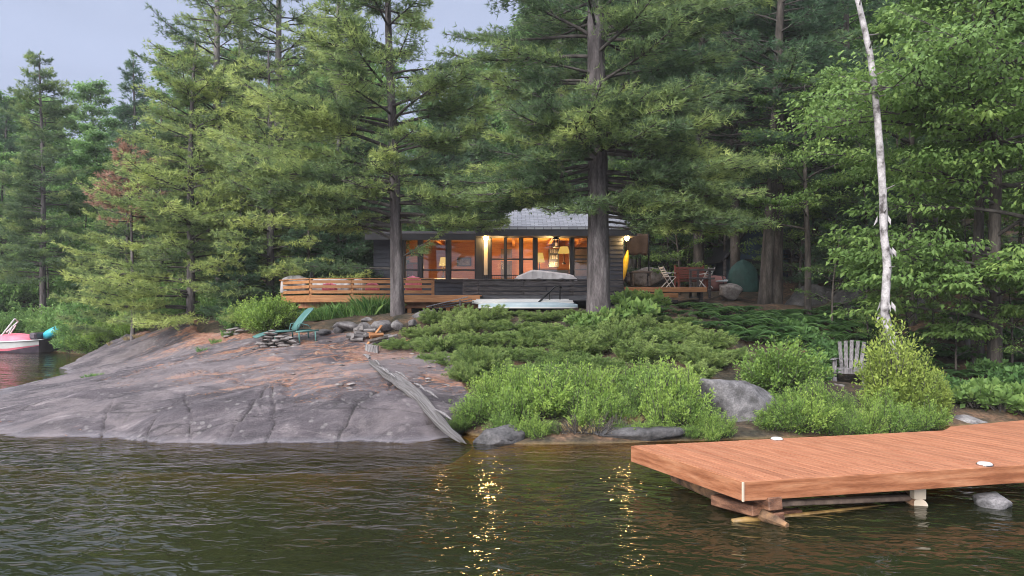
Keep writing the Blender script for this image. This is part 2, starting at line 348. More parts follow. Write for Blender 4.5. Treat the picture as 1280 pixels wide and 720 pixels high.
    col = mixc(mul(band.outputs[0], .55), col, (.22, .21, .235))
    big = noise(g.outputs[0], .4, 5, .55); col = mixc(mul(sm(big, .47, .6), .5), col, (.23, .195, .2))
    wet = sm(zn.outputs[0], .05, .03)
    col = mixc(mul(wet, .8), col, (.075, .055, .03))
    lk(col, b.inputs['Base Color'])
    bn = N(t, 'ShaderNodeMath', operation='ADD'); lk(noise(m2.outputs[0], 5, 10, .75), bn.inputs[0]); lk(mul(fine, .3), bn.inputs[1])
    bp = N(t, 'ShaderNodeBump'); bp.inputs['Strength'].default_value = 1; bp.inputs['Distance'].default_value = .09; lk(bn.outputs[0], bp.inputs['Height'])
    lk(bp.outputs[0], b.inputs['Normal']); lk(b.outputs[0], out.inputs[0]); return m
M['granite'] = granite()
M['ground'] = surf('forest_floor', [(0.0211, 0.0192, 0.0115), (0.0528, 0.0384, 0.024), (0.1248, 0.072, 0.0432)], 1.6, rough=.95, bump=.8, bdist=.05, bscale=9, fine=.5)

def bed(m):
    t = m.node_tree; b = [n for n in t.nodes if n.type == 'BSDF_PRINCIPLED'][0]; src = b.inputs['Base Color'].links[0].from_socket
    g = N(t, 'ShaderNodeNewGeometry'); s = N(t, 'ShaderNodeSeparateXYZ'); t.links.new(g.outputs[0], s.inputs[0])
    mr = N(t, 'ShaderNodeMapRange'); mr.inputs[1].default_value = .03; mr.inputs[2].default_value = -.06; t.links.new(s.outputs[2], mr.inputs[0])
    n = N(t, 'ShaderNodeTexNoise'); n.inputs['Scale'].default_value = 1.3; n.inputs['Detail'].default_value = 5; t.links.new(g.outputs[0], n.inputs['Vector'])
    r = ramp(t, [(.35, (.12, .075, .025)), (.6, (.3, .2, .07))]); t.links.new(n.outputs[0], r.inputs[0])
    x = N(t, 'ShaderNodeMix', data_type='RGBA'); t.links.new(mr.outputs[0], x.inputs[0]); t.links.new(src, x.inputs[6]); t.links.new(r.outputs[0], x.inputs[7]); t.links.new(x.outputs[2], b.inputs['Base Color'])
bed(M['ground'])
def water():
    m, t, out = new_mat('lake_water'); lk = t.links.new
    g = N(t, 'ShaderNodeNewGeometry')
    mp = N(t, 'ShaderNodeMapping'); mp.inputs['Rotation'].default_value = (0, 0, math.radians(9)); lk(g.outputs[0], mp.inputs[0])
    m2 = N(t, 'ShaderNodeMapping'); m2.inputs['Scale'].default_value = (1, 1.6, 1); lk(mp.outputs[0], m2.inputs[0])
    def noise(sc, d, dist=0):
        n = N(t, 'ShaderNodeTexNoise'); n.inputs['Scale'].default_value = sc; n.inputs['Detail'].default_value = d; n.inputs['Distortion'].default_value = dist
        n.inputs['Roughness'].default_value = .5
        lk(m2.outputs[0], n.inputs['Vector']); return n.outputs[0]
    pn = N(t, 'ShaderNodeTexNoise'); pn.inputs['Scale'].default_value = .22; pn.inputs['Detail'].default_value = 3; lk(m2.outputs[0], pn.inputs['Vector'])
    pr = N(t, 'ShaderNodeMapRange'); pr.inputs[1].default_value = .36; pr.inputs[2].default_value = .62; pr.inputs[3].default_value = .35; pr.inputs[4].default_value = 1.0; lk(pn.outputs[0], pr.inputs[0])
    def bump(h, s, d, prev=None):
        b = N(t, 'ShaderNodeBump'); lk(pr.outputs[0], b.inputs['Strength']); b.inputs['Distance'].default_value = d; lk(h, b.inputs['Height'])
        if prev: lk(prev, b.inputs['Normal'])
        return b.outputs[0]
    nn = bump(noise(.8, 2, .3), 1, .08); nn = bump(noise(3.5, 2, .7), 1, .038, nn); nn = bump(noise(12, 1, .3), 1, .0025, nn)
    at = N(t, 'ShaderNodeAttribute', attribute_name='depth')
    m_ = N(t, 'ShaderNodeMath', operation='MULTIPLY'); m_.inputs[1].default_value = -1.5; lk(at.outputs['Fac'], m_.inputs[0])
    ex = N(t, 'ShaderNodeMath', operation='EXPONENT'); lk(m_.outputs[0], ex.inputs[0])
    body = N(t, 'ShaderNodeBsdfDiffuse'); body.inputs[0].default_value = (.012, .0145, .006, 1)
    tr = N(t, 'ShaderNodeBsdfTransparent'); tr.inputs[0].default_value = (.9, .74, .45, 1)
    mb = N(t, 'ShaderNodeMixShader'); lk(ex.outputs[0], mb.inputs[0]); lk(body.outputs[0], mb.inputs[1]); lk(tr.outputs[0], mb.inputs[2])
    gl = N(t, 'ShaderNodeBsdfGlossy'); gl.inputs['Roughness'].default_value = .03; lk(nn, gl.inputs['Normal'])
    fr = N(t, 'ShaderNodeFresnel'); fr.inputs[0].default_value = 1.4; lk(nn, fr.inputs['Normal'])
    mx = N(t, 'ShaderNodeMixShader'); lk(fr.outputs[0], mx.inputs[0]); lk(mb.outputs[0], mx.inputs[1]); lk(gl.outputs[0], mx.inputs[2])
    lk(mx.outputs[0], out.inputs[0]); return m
M['water'] = water()

# ------------------------------------------------------------------ terrain
pts = []
def gp(px, py, D=None):
    if D is None: D = EYE * F / (py - HY)
    pts.append(tuple(P(px, py, D)))
for px, py in [(-200,530),(-100,533),(0,538),(100,546),(180,550),(250,552),(330,553),(400,552),(470,551),(540,548),(590,545),(660,555),(720,554),(780,553),(850,551),(900,550),(1000,547),(1100,541),(1180,535),(1300,530),
               (0,495),(40,480),(100,452),(-80,500),(20,437.5),(-60,436),(-200,434)]: gp(px, py)
for a in [(0,510,14.6),(0,503,16.5),(100,520,13),(100,490,15.5),(100,474,19.5),(100,460,25),(-90,520,14.4),
          (200,535,12.1),(200,522,12.5),(200,500,13.7),(200,470,17),(200,451,21),(200,434,25.5),(300,536,11.95),(300,520,12.35),(300,490,14),(300,460,17),(300,435,20),(300,415,22.5),
          (400,536,11.95),(400,516,12.4),(400,485,13.8),(400,465,15.5),(400,440,18.5),(400,425,20.5),(400,405,22),(500,534,12.1),(500,515,12.6),(500,485,13.8),(500,462,15.6),
          (500,440,18),(500,420,20),(497,393,22),(570,500,13.6),(570,465,16),(650,540,12.3),(650,500,14),(650,460,16),(650,430,18),(650,405,20),(650,392,22.5),
          (800,520,13),(800,480,15),(800,440,17.5),(800,410,20),(800,385,24),(748,404,20),(920,500,14),(920,440,18),(920,400,22),(920,375,27),
          (1060,480,17.3),(1060,440,20),(1040,400,24),(1000,375,28),(1200,510,14.5),(1230,480,17),(1230,440,19.5),(1240,400,21),(1200,340,24),(1250,290,28),
          (1100,330,27),(1400,300,26),(1400,500,14),(250,400,27),(200,405,30),(130,431,31),(130,418,35),(60,436,37.5),(40,405,43),(40,360,50),(150,380,45)]: gp(*a)
pts += [(-5,27,1.8),(0,28,1.9),(4,28,2.1),(0,35,2.8),(-5,35,2.6),(6,35,3.4),
        (-16,22,-.8),(-22,28,-1.2),(-30,20,-1.5),(-20,33.5,-.8),(-40,30,-1.5),(-25,12,-1.5),(-30,37,-.8),(-17,15,-1),(-14,12,-.8),
        (-9,11.3,-.3),(-5,10.6,-.33),(-3,10.6,-.3),(-1,10.7,-.35),(1,10.6,-.5),(3,10.8,-.6),(6,11,-.6),(9,12,-.5),(-10,9.4,-.8),(-5,8.6,-1.0),(0,8.6,-1.6),(4,8,-1.4),(8,9,-1),
        (-10,5,-2),(0,5,-2.4),(8,5,-2),(0,0,-3),(-20,0,-3),(20,0,-3),(0,-30,-3.5),(-50,-30,-3.5),(50,-30,-3.5),(-50,10,-3),(14,13,0),(25,14,.5),(40,16,1),(20,8,-1.5),(45,6,-1.5),
        (0,45,5),(-20,60,8),(20,45,8),(40,40,9),(0,70,12),(-50,60,7),(-60,47,2),(60,60,14),(0,118,14),(-118,118,12),(118,118,16),(-110,45,0),(110,20,2),(115,-30,-3),(-115,-30,-3.5)]
pts = np.array(pts)
def _phi(r): return np.sqrt(r * r + .3)
def _fit():
    A = pts[:, :2]; r = np.linalg.norm(A[:, None] - A[None], axis=2); n = len(A)
    K = np.zeros((n + 3, n + 3)); K[:n, :n] = _phi(r); K[:n, n] = 1; K[:n, n+1:] = A; K[n:, :n] = K[:n, n:].T
    K[:n, :n] -= np.eye(n) * .02
    return np.linalg.solve(K, np.concatenate([pts[:, 2], [0, 0, 0]]))
_w = _fit()
def Hs(x, y):
    x = np.clip(np.asarray(x, float), -118, 118); y = np.clip(np.asarray(y, float), -35, 118)
    sh = x.shape; xy = np.stack([x.ravel(), y.ravel()], 1); out = np.empty(len(xy))
    for i in range(0, len(xy), 20000):
        q = xy[i:i+20000]; out[i:i+20000] = _phi(np.linalg.norm(q[:, None] - pts[None, :, :2], axis=2)) @ _w[:-3] + _w[-3] + q @ _w[-2:]
    return np.clip(out, -3.6, 30).reshape(sh)
def Hg(x, y): return float(Hs(np.array([x]), np.array([y]))[0])
def G(px, D, dz=0): x = XZ(px, D); return (x, D, Hg(x, D) + dz)
def grid(xx, yy, zz, mb):
    r, c = xx.shape; i = np.arange(r - 1)[:, None] * c; j = np.arange(c - 1)[None]
    mb.add(np.stack([xx, yy, zz], -1).reshape(-1, 3), np.stack([i + j, i + j + 1, i + c + j + 1, i + c + j], -1).reshape(-1, 4))
    return mb
def polysd(x, y, poly):
    poly = np.array(poly, float); d = np.full(x.shape, 1e9); ins = np.zeros(x.shape, bool); n = len(poly)
    for k in range(n):
        a = poly[k]; b = poly[(k + 1) % n]; e = b - a
        t = np.clip(((x - a[0]) * e[0] + (y - a[1]) * e[1]) / (e @ e), 0, 1)
        d = np.minimum(d, np.hypot(x - a[0] - t * e[0], y - a[1] - t * e[1]))
        c = ((a[1] > y) != (b[1] > y)) & (x < (b[0] - a[0]) * (y - a[1]) / (b[1] - a[1] + 1e-12) + a[0]); ins ^= c
    return np.where(ins, d, -d)
SLAB = [(XZ(-130,14.6),14.6),(XZ(-130,11.8),11.8),(XZ(0,11.6),11.6),(XZ(250,11.0),11.0),(XZ(400,11.0),11.0),(XZ(560,11.4),11.4),(XZ(592,12.4),12.4),(XZ(588,15),15),(XZ(570,17),17),(XZ(500,19.2),19.2),
        (XZ(470,20.4),20.4),(XZ(400,21.3),21.3),(XZ(330,21.8),21.8),(XZ(290,23.4),23.4),(XZ(235,27.5),27.5),(XZ(180,29.5),29.5),(XZ(100,31.8),31.8),(XZ(70,30),30),(XZ(70,25),25),(XZ(20,21.5),21.5),(XZ(-40,19),19),(XZ(-100,17),17)]
def axis(a, b, n0, core, step):    # fine in the core, coarser outwards
    lo, hi = core; mid = np.arange(lo, hi + 1e-6, step)
    def tail(d, end):
        r = []; s = step; p = 0
        while p < end: s *= 1.16; p += s; r.append(p)
        return np.array(r)
    return np.concatenate([(lo - tail(-1, lo - a))[::-1], mid, hi + tail(1, b - hi)])
gx = axis(-170, 170, 0, (-28, 22), .3); gy = axis(-60, 200, 0, (9, 46), .3)
X, Y = np.meshgrid(gx, gy)
Z = Hs(X, Y); sdS = polysd(X, Y, SLAB)
Z = Z + .07 * fbm(X * 1.3, Y * 1.3, o=3, seed=3) * np.clip((Z + .3) * 2, .3, 1) - .25 * np.clip((sdS + .1) / .4, 0, 1)
Z = Z + np.clip((Y - 30) / 10, 0, 1) * .5 * fbm(X * .3, Y * .3, o=2, seed=9)
tag(grid(X, Y, Z, MB()).obj('ground', M['ground'], smooth=True), 'brown needle-covered forest floor rising from the lake', kind='structure')
# granite slab
pxs = np.arange(-135, 605, 2.6); Ds = 10.9 * (32.5 / 10.9) ** (np.linspace(0, 1, 300))
PX, DD = np.meshgrid(pxs, Ds); X = (PX - CX) * DD / F; Y = DD
sdv = polysd(X, Y, SLAB) + .25 * fbm(X * 1.1, Y * 1.1, o=2, seed=5)
ca, sa = math.cos(math.radians(-24)), math.sin(math.radians(-24)); U = X * ca - Y * sa; V = X * sa + Y * ca
Zb = Hs(X, Y)
rel = fbm(U * .35, V * 1.2, o=4, seed=11); led = np.abs(fbm(U * .5, V * 1.7, o=3, seed=21))
hi = np.clip(Zb * 2.5, .15, 1)
Z = Zb + .035 + hi * (.1 * rel + .05 * np.round(fbm(U * .5, V * 1.4, o=3, seed=41) * 2.5) / 2.5 - .1 * np.clip(.14 - led, 0, 1) / .14 * .7) + .022 * fbm(U * 2.4, V * 6, o=4, seed=31)
CM = np.zeros_like(X)
def crack(poly, w=.022, dep=.055):
    global Z, CM
    p = [P(a, b, D)[:2] for a, b, D in poly]
    for a, b in zip(p[:-1], p[1:]):
        e = b - a; tt = np.clip(((X - a[0]) * e[0] + (Y - a[1]) * e[1]) / (e @ e), 0, 1)
        wob = .05 * vnoise(X * 5, Y * 5, 0, 77)
        d = np.hypot(X - a[0] - tt * e[0] + wob, Y - a[1] - tt * e[1]); Z = Z - dep * np.exp(-(d / w) ** 2); CM = np.maximum(CM, np.exp(-(d / max(.018, w * .8)) ** 2))
crack([(235,555,11.7),(237,525,12.3),(232,490,14)]); crack([(285,555,11.7),(330,500,13.4),(370,470,15)]); crack([(180,555,11.7),(185,535,12.1),(200,520,12.6)])
crack([(330,555,11.7),(345,530,12.2),(338,505,13.2),(352,480,14.6)], .02); crack([(130,553,11.9),(128,528,12.4),(140,505,13.6)], .02); crack([(480,555,11.7),(500,535,12.0),(540,512,12.6)], .025); crack([(200,512,13.1),(260,508,13.3),(330,515,12.6),(400,508,12.8)], .022, .06); crack([(60,500,14.7),(150,480,16),(260,470,16.6)], .05, .05); crack([(420,555,11.7),(430,520,12.2),(470,490,13.4),(520,470,15)], .04); crack([(120,470,18),(230,455,19),(300,445,19.5)], .06, .06)
Z = np.where(sdv < .15, Z - np.clip((.15 - sdv) * .9, 0, .8), Z)
mbS = grid(X, Y, Z, MB()); slab = mbS.obj('granite_slab', M['granite'], smooth=True)
lit = np.clip((Zb - .7) * .17, -.11, .13) + np.clip(-rel * .1, -.06, .09) + np.where(sdv < 1.2, np.clip((1.2 - sdv) * .1, 0, .14), 0) * (Zb > .4)
for px, py, D, r, s in [(220,478,15.8,1.4,.16),(300,485,14.6,.9,.14),(250,455,18,1.6,.14),(370,488,14.0,1.0,.16),(420,478,14.6,1.3,.15),(440,447,17.5,2.4,.18),(560,480,15,1.0,.14),(250,415,23.5,3,.2),(350,440,19,1.5,.1),(150,470,18,1,.08)]:
    c = P(px, py, D); lit = lit + s * np.exp(-(((X - c[0]) / r) ** 2 + ((Y - c[1]) / (r * .9)) ** 2))
ca_ = slab.data.attributes.new('crack', 'FLOAT', 'POINT'); ca_.data.foreach_set('value', CM.astype(np.float32).ravel())
at = slab.data.attributes.new('litter', 'FLOAT', 'POINT'); at.data.foreach_set('value', (lit - .08).astype(np.float32).ravel())
tag(slab, 'broad smooth grey granite slab with orange needle litter sloping into the lake', kind='structure')
from mathutils.bvhtree import BVHTree
_bv = BVHTree.FromPolygons([tuple(v) for v in np.stack([X, Y, Z], -1)[::2, ::2].reshape(-1, 3)],
      [tuple(f) for f in (lambda r, c: np.stack([(np.arange(r-1)[:, None]*c + np.arange(c-1)[None]).ravel() + k for k in (0, 1, c+1, c)], -1))(*X[::2, ::2].shape).tolist()])
def GS(px, D, dz=0):
    x = XZ(px, D); h = _bv.ray_cast(Vector((x, D, 9)), Vector((0, 0, -1)))
    return (x, D, (h[0].z if h[0] else Hg(x, D)) + dz)
# water
gx = axis(-170, 170, 0, (-26, 14), .25); gy = axis(-60, 60, 0, (4, 42), .25)
X, Y = np.meshgrid(gx, gy); Zt = Hs(X, Y)
wm = grid(X, Y, np.zeros_like(X), MB()).obj('lake_water', M['water'], smooth=True)
at = wm.data.attributes.new('depth', 'FLOAT', 'POINT'); at.data.foreach_set('value', np.clip(-Zt + .03, 0, 9).astype(np.float32).ravel())
tag(wm, 'dark green-brown lake water with small ripples', kind='structure')

# ------------------------------------------------------------------ foliage generators
def unit(v): return v / (np.linalg.norm(v, axis=-1, keepdims=True) + 1e-9)
def needles(mb, pos, dr, rng, k=7, ln=.13, w=.018, spread=.75, tint=.5):
    n = len(pos); tint = np.broadcast_to(tint, (n,))
    d = unit(dr[:, None] + spread * rng.standard_normal((n, k, 3))); l = ln * rng.uniform(.7, 1.2, (n, k, 1))
    s = unit(np.cross(d, rng.standard_normal((n, k, 3)))) * w / 2
    b = pos[:, None] + d * .01; v = np.stack([b - s, b + s, b + d * l], 2).reshape(-1, 3)
    mb.add(v, np.arange(n * k * 3).reshape(-1, 3), np.repeat(tint, k) + rng.normal(0, .05, n * k))
def leaves(mb, pos, dr, nr, rng, ln=.07, w=.04, tint=.5, fold=.12, jit=.3):
    n = len(pos); d = unit(dr + jit * rng.standard_normal((n, 3))); nn = unit(nr + jit * rng.standard_normal((n, 3)))
    s = unit(np.cross(d, nn)); nn = np.cross(s, d)
    l = (ln * rng.uniform(.7, 1.25, n))[:, None]; ww = w / ln * l / 2
    v = np.stack([pos, pos + d * l * .42 + s * ww + nn * l * fold, pos + d * l, pos + d * l * .42 - s * ww + nn * l * fold], 1).reshape(-1, 3)
    mb.add(v, np.arange(n * 4).reshape(-1, 4), np.broadcast_to(tint, (n,)) + rng.normal(0, .08, n))

def pine(seed, H, r0, z0, Lmax, step=.7, nb=4.5, dens=7, tsp=.1, k=6, ln=.13, w=.02, lean=(0, 0), extra=(), keep=None, prof=None, mat='pine', bark='bark', twig=True, tb=0, dead=0, sides=14, topr=.15, base_tint=.3):
    rng = np.random.default_rng(seed)
    zs = np.linspace(0, H, 22); ax = np.stack([lean[0] * (zs / H) + .08 * np.sin(zs * .5 + seed) * (zs / H), lean[1] * (zs / H) + .05 * np.cos(zs * .4 + seed) * zs / H, zs], 1)
    rr = r0 * (1 - zs / H * (1 - topr)) ** .9; rr[0] *= 1.1; rr[-1] = .012
    tm = MB(); zz = np.concatenate([[-.6], zs]); axx = np.concatenate([[ax[0] - [0, 0, .6]], ax]); r2 = np.concatenate([[r0 * 1.25], rr])
    tm.tube(axx, r2, sides, wob=.025, rng=rng)
    lm = MB(); nm = MB(); T = []; Dr = []; Ti = []
    br = []
    z = z0
    while z < H - .3:
        t = (z - z0) / (H - z0)
        for q in range(int(nb + rng.random())):
            az = rng.uniform(0, 2 * PI); p = prof(t) if prof else (min(1, .55 + t * 2.2) * (1 - t) ** .75 + .06)
            Lb = Lmax * p * rng.uniform(.65, 1.15); zb = z + rng.uniform(-.25, .25)
            if keep and not keep(az, zb, Lb, rng): continue
            br.append((zb, az, Lb, rng.uniform(-.02, .22) + .45 * t, rng.random() < dead * (1 - t) ** 3))
        z += step * rng.uniform(.75, 1.25)
    br += [(e + (False,))[:5] for e in extra]
    for zb, az, Lb, el, dd in br:
        b0 = np.array([np.interp(zb, zs, ax[:, i]) for i in range(3)]); h = np.array([math.cos(az), math.sin(az), 0])
        s = np.linspace(0, 1, 8); bend = rng.normal(0, .12)
        side = np.array([-h[1], h[0], 0])
        path = b0 + h * (Lb * s)[:, None] + side * (bend * Lb * s * s)[:, None]
        path[:, 2] += Lb * (el * s - .42 * s * s + .36 * s ** 3)
        rb = np.interp(zb, zs, rr) * .33 + .012 * Lb; rb = min(rb, .011 * Lb + .01)
        lm.tube(path, np.linspace(rb, .008, 8), 6 if rb > .03 else 4, cap=False)
        n_t = max(5, int(Lb * dens)); bt = rng.normal(0, .1)
        ss = rng.uniform(.22 if Lb > 1.2 else .05, 1, n_t)
        for a in ss:
            sg = 1 if rng.random() < .5 else -1; ang = az + sg * rng.uniform(.55, 1.05)
            lt = (.42 * Lb * (1.08 - a) + .18) * rng.uniform(.6, 1.1); lt = min(lt, 1.7)
            p0 = np.array([np.interp(a, s, path[:, i]) for i in range(3)])
            td = np.array([math.cos(ang), math.sin(ang), rng.uniform(-.12, .22)])
            p1 = p0 + td * lt
            if twig: lm.tube([p0, p1], [.011, .004], 3, cap=False)
            if dd: continue
            m = max(3, int(lt / tsp)); u = rng.uniform(.2, 1.0, m)
            T.append(p0 + td * (lt * u)[:, None] + rng.normal(0, .05, (m, 3)) + np.cross(td, [0, 0, 1]) * rng.normal(0, .13 * lt, m)[:, None])
            Dr.append(np.broadcast_to(unit(td + h * .5 + [0, 0, .4]), (m, 3)))
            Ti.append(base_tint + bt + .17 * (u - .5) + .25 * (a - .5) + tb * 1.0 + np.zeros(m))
        if not dd:
            m = int(Lb * 5); u = rng.uniform(.5, 1, m)
            T.append(np.stack([np.interp(u, s, path[:, i]) for i in range(3)], 1) + rng.normal(0, .04, (m, 3)))
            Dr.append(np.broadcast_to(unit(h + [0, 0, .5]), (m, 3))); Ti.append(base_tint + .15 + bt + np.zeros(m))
    T = np.concatenate(T); Dr = np.concatenate(Dr); Ti = np.concatenate(Ti)
    cl = fbm(T[:, 0] * 1.1, T[:, 1] * 1.1, T[:, 2] * 1.6, 2, seed) * .2 + fbm(T[:, 0] * 3, T[:, 1] * 3, T[:, 2] * 4, 2, seed + 5) * .14
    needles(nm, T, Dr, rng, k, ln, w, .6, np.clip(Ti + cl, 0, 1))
    return tm.mesh('trunk', M[bark], True), lm.mesh('limbs', M['limb'], True), nm.mesh('needles', M[mat], tint=True), len(T)

def broadleaf(seed, H, r0, z0, R, nlimb=12, ntw=6, nlf=40, ln=.1, w=.06, lean=(0, 0), mat='forest', bark='darkbark', flat=.3, keep=None, extra=(), droop=.35, rz=None, spr=.45, tw_r=True):
    rng = np.random.default_rng(seed); zs = np.linspace(0, H, 12)
    ax = np.stack([lean[0] * (zs / H) ** 1.3 + .12 * np.sin(zs * .9 + seed) * zs / H, lean[1] * (zs / H) + .1 * np.cos(zs * .7) * zs / H, zs], 1)
    rr = r0 * (1 - zs / H) ** .8 + .015; tm = MB(); tm.tube(np.concatenate([[ax[0] - [0, 0, .6]], ax]), np.concatenate([[r0 * 1.4], rr]), 10, wob=.03, rng=rng)
    lm = MB(); fm = MB(); pos = []; dr = []; ti = []
    limbs = []
    for q in range(nlimb):
        zb = z0 + (H - z0) * ((q + rng.random()) / nlimb); az = q * 2.4 + rng.uniform(-.5, .5); t = (zb - z0) / (H - z0)
        Lb = R * (1.05 - .75 * t ** 1.6) * rng.uniform(.65, 1.1)
        if keep and not keep(az, zb, Lb, rng): continue
        limbs.append((zb, az, Lb, rng.uniform(.15, .55) + .5 * t))
    limbs += list(extra)
    for zb, az, Lb, el in limbs:
        b0 = np.array([np.interp(zb, zs, ax[:, i]) for i in range(3)]); h = np.array([math.cos(az), math.sin(az), 0]); s = np.linspace(0, 1, 6)
        path = b0 + h * (Lb * s)[:, None] + rng.normal(0, .03 * Lb, (6, 3)) * s[:, None]; path[:, 2] += Lb * (el * s - .2 * s * s)
        lm.tube(path, np.linspace(min(np.interp(zb, zs, rr) * .6, .015 * Lb + .01), .008, 6), 5, cap=False)
        for j in range(ntw):
            a = rng.uniform(.3, 1); ang = az + rng.choice([-1, 1]) * rng.uniform(.3, 1.1); lt = Lb * (.25 + .35 * (1 - a)) * rng.uniform(.7, 1.2)
            p0 = np.array([np.interp(a, s, path[:, i]) for i in range(3)]); td = np.array([math.cos(ang), math.sin(ang), rng.uniform(-.15, .5)])
            if tw_r: lm.tube([p0, p0 + td * lt * .5, p0 + td * lt + [0, 0, -.05 * lt]], [.014, .01, .004], 3, cap=False)
            m = nlf; u = rng.uniform(.25, 1.15, m); r = spr * (.35 + .65 * lt)
            off = rng.normal(0, 1, (m, 3)) * [r * .5, r * .5, r * flat * .5]
            pos.append(p0 + td * (lt * u)[:, None] + off); dr.append(unit(np.concatenate([off[:, :2] + h[:2] * .3 * r, np.full((m, 1), -droop * r)], 1)))
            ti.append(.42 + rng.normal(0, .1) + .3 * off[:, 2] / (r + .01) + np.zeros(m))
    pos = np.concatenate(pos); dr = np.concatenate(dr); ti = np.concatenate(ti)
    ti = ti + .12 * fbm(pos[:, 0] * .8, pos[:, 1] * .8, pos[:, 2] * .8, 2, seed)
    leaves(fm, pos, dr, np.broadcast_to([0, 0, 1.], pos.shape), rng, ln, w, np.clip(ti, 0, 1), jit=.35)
    return tm.mesh('trunk', M[bark], True), lm.mesh('limbs', M['limb'], True), fm.mesh('leaves', M[mat], tint=True), len(pos)

def shrub(seed, R, H, nst=60, nlf=60, ln=.05, w=.028, mat='gale', el=(25, 85), curve=.2, kind='leaf', start=.3, k=5, side=.1, bt=.5, zl=.5):
    rng = np.random.default_rng(seed); sm = MB(); fm = MB()
    az = rng.uniform(0, 2 * PI, nst); e = np.radians(rng.uniform(*el, nst)); r0 = rng.uniform(0, .35, nst) * R
    le = 1 / np.sqrt((np.cos(e) / R) ** 2 + (np.sin(e) / H) ** 2) * rng.uniform(.6, 1.08, nst)
    h = np.stack([np.cos(az), np.sin(az), np.zeros(nst)], 1); b0 = h * r0[:, None]
    le = le - r0 * .5 * np.cos(e)
    pos = []; dr = []; ti = []
    for i in range(nst):
        s = np.linspace(0, 1, 4); path = b0[i] + h[i] * (le[i] * np.cos(e[i]) * s)[:, None]; path[:, 2] += le[i] * np.sin(e[i]) * s + curve * le[i] * s * (1 - s)
        path += rng.normal(0, .03 * le[i], (4, 3)) * s[:, None]
        sm.tube(path, np.linspace(.012, .003, 4), 3, cap=False)
        u = rng.uniform(start, 1.02, nlf); p = np.stack([np.interp(u, s, path[:, q]) for q in range(3)], 1); off = rng.normal(0, side, (nlf, 3)) * (1.25 - u)[:, None]
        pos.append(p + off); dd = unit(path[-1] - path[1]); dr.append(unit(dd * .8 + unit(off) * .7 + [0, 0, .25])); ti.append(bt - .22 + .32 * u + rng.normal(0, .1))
    pos = np.concatenate(pos); dr = np.concatenate(dr); ti = np.clip(np.concatenate(ti), 0, 1); pos[:, 2] = np.maximum(pos[:, 2], -.05)
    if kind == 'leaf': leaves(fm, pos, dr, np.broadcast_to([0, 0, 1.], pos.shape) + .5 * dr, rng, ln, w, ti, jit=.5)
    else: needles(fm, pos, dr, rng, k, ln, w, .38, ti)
    return sm.mesh('stems', M['limb']), fm.mesh('foliage', M[mat], tint=True)

def fern(seed, n=14, L=.7, mat='fern'):
    rng = np.random.default_rng(seed); fm = MB()
    for i in range(n):
        az = rng.uniform(0, 2 * PI); h = np.array([math.cos(az), math.sin(az), 0]); l = L * rng.uniform(.6, 1.1); s = np.linspace(.12, 1, 18)
        p = h * (l * s * .85)[:, None]; p[:, 2] = l * (.95 * s - .75 * s * s); sd = np.array([-h[1], h[0], 0]); wl = .26 * l * np.sin(PI * np.clip(s * .9 + .08, 0, 1))
        for sg in (-1, 1):
            d = unit(sd * sg + h * .35); v = np.stack([p, p + d * wl[:, None] * .5 + h * .028 * l, p + d * wl[:, None] - [0, 0, .04 * l], p + d * wl[:, None] * .5 - h * .028 * l], 1).reshape(-1, 3)
            fm.add(v, np.arange(len(s) * 4).reshape(-1, 4), .5 + rng.normal(0, .15))
    return fm.mesh('fronds', M[mat], tint=True)
def grassclump(seed, n=260, L=.5, R=.25, w=.012, mat='grass'):
    rng = np.random.default_rng(seed); fm = MB()
    r = R * np.sqrt(rng.random(n)); a = rng.uniform(0, 2 * PI, n); b = np.stack([r * np.cos(a), r * np.sin(a), -.02 * np.ones(n)], 1)
    d = unit(np.stack([np.cos(a) * .35, np.sin(a) * .35, np.ones(n)], 1) + rng.normal(0, .22, (n, 3))); l = (L * rng.uniform(.5, 1.1, n))[:, None]
    sd = unit(np.cross(d, rng.standard_normal((n, 3)))) * w / 2; m = b + d * l * .6; t = b + d * l + np.concatenate([d[:, :2] * l * .25, -l * .12], 1)
    v = np.stack([b - sd, b + sd, m + sd, t, m - sd], 1).reshape(-1, 3); fm.add(v, np.arange(n * 5).reshape(-1, 5), rng.uniform(.2, .9, n))
    return fm.mesh('blades', M[mat], tint=True)

def place(name, meshes, loc, rz=0, sc=1, label=None, cat='tree', group=None, rx=0, ry=0):
    r = empty(name, loc, rz, label, cat, group, sc); r.rotation_euler = (rx, ry, rz)
    for me in meshes:
        o = bpy.data.objects.new(me.name.split('.')[0], me); C.objects.link(o); o.parent = r
    return r
rs = random.Random(4)
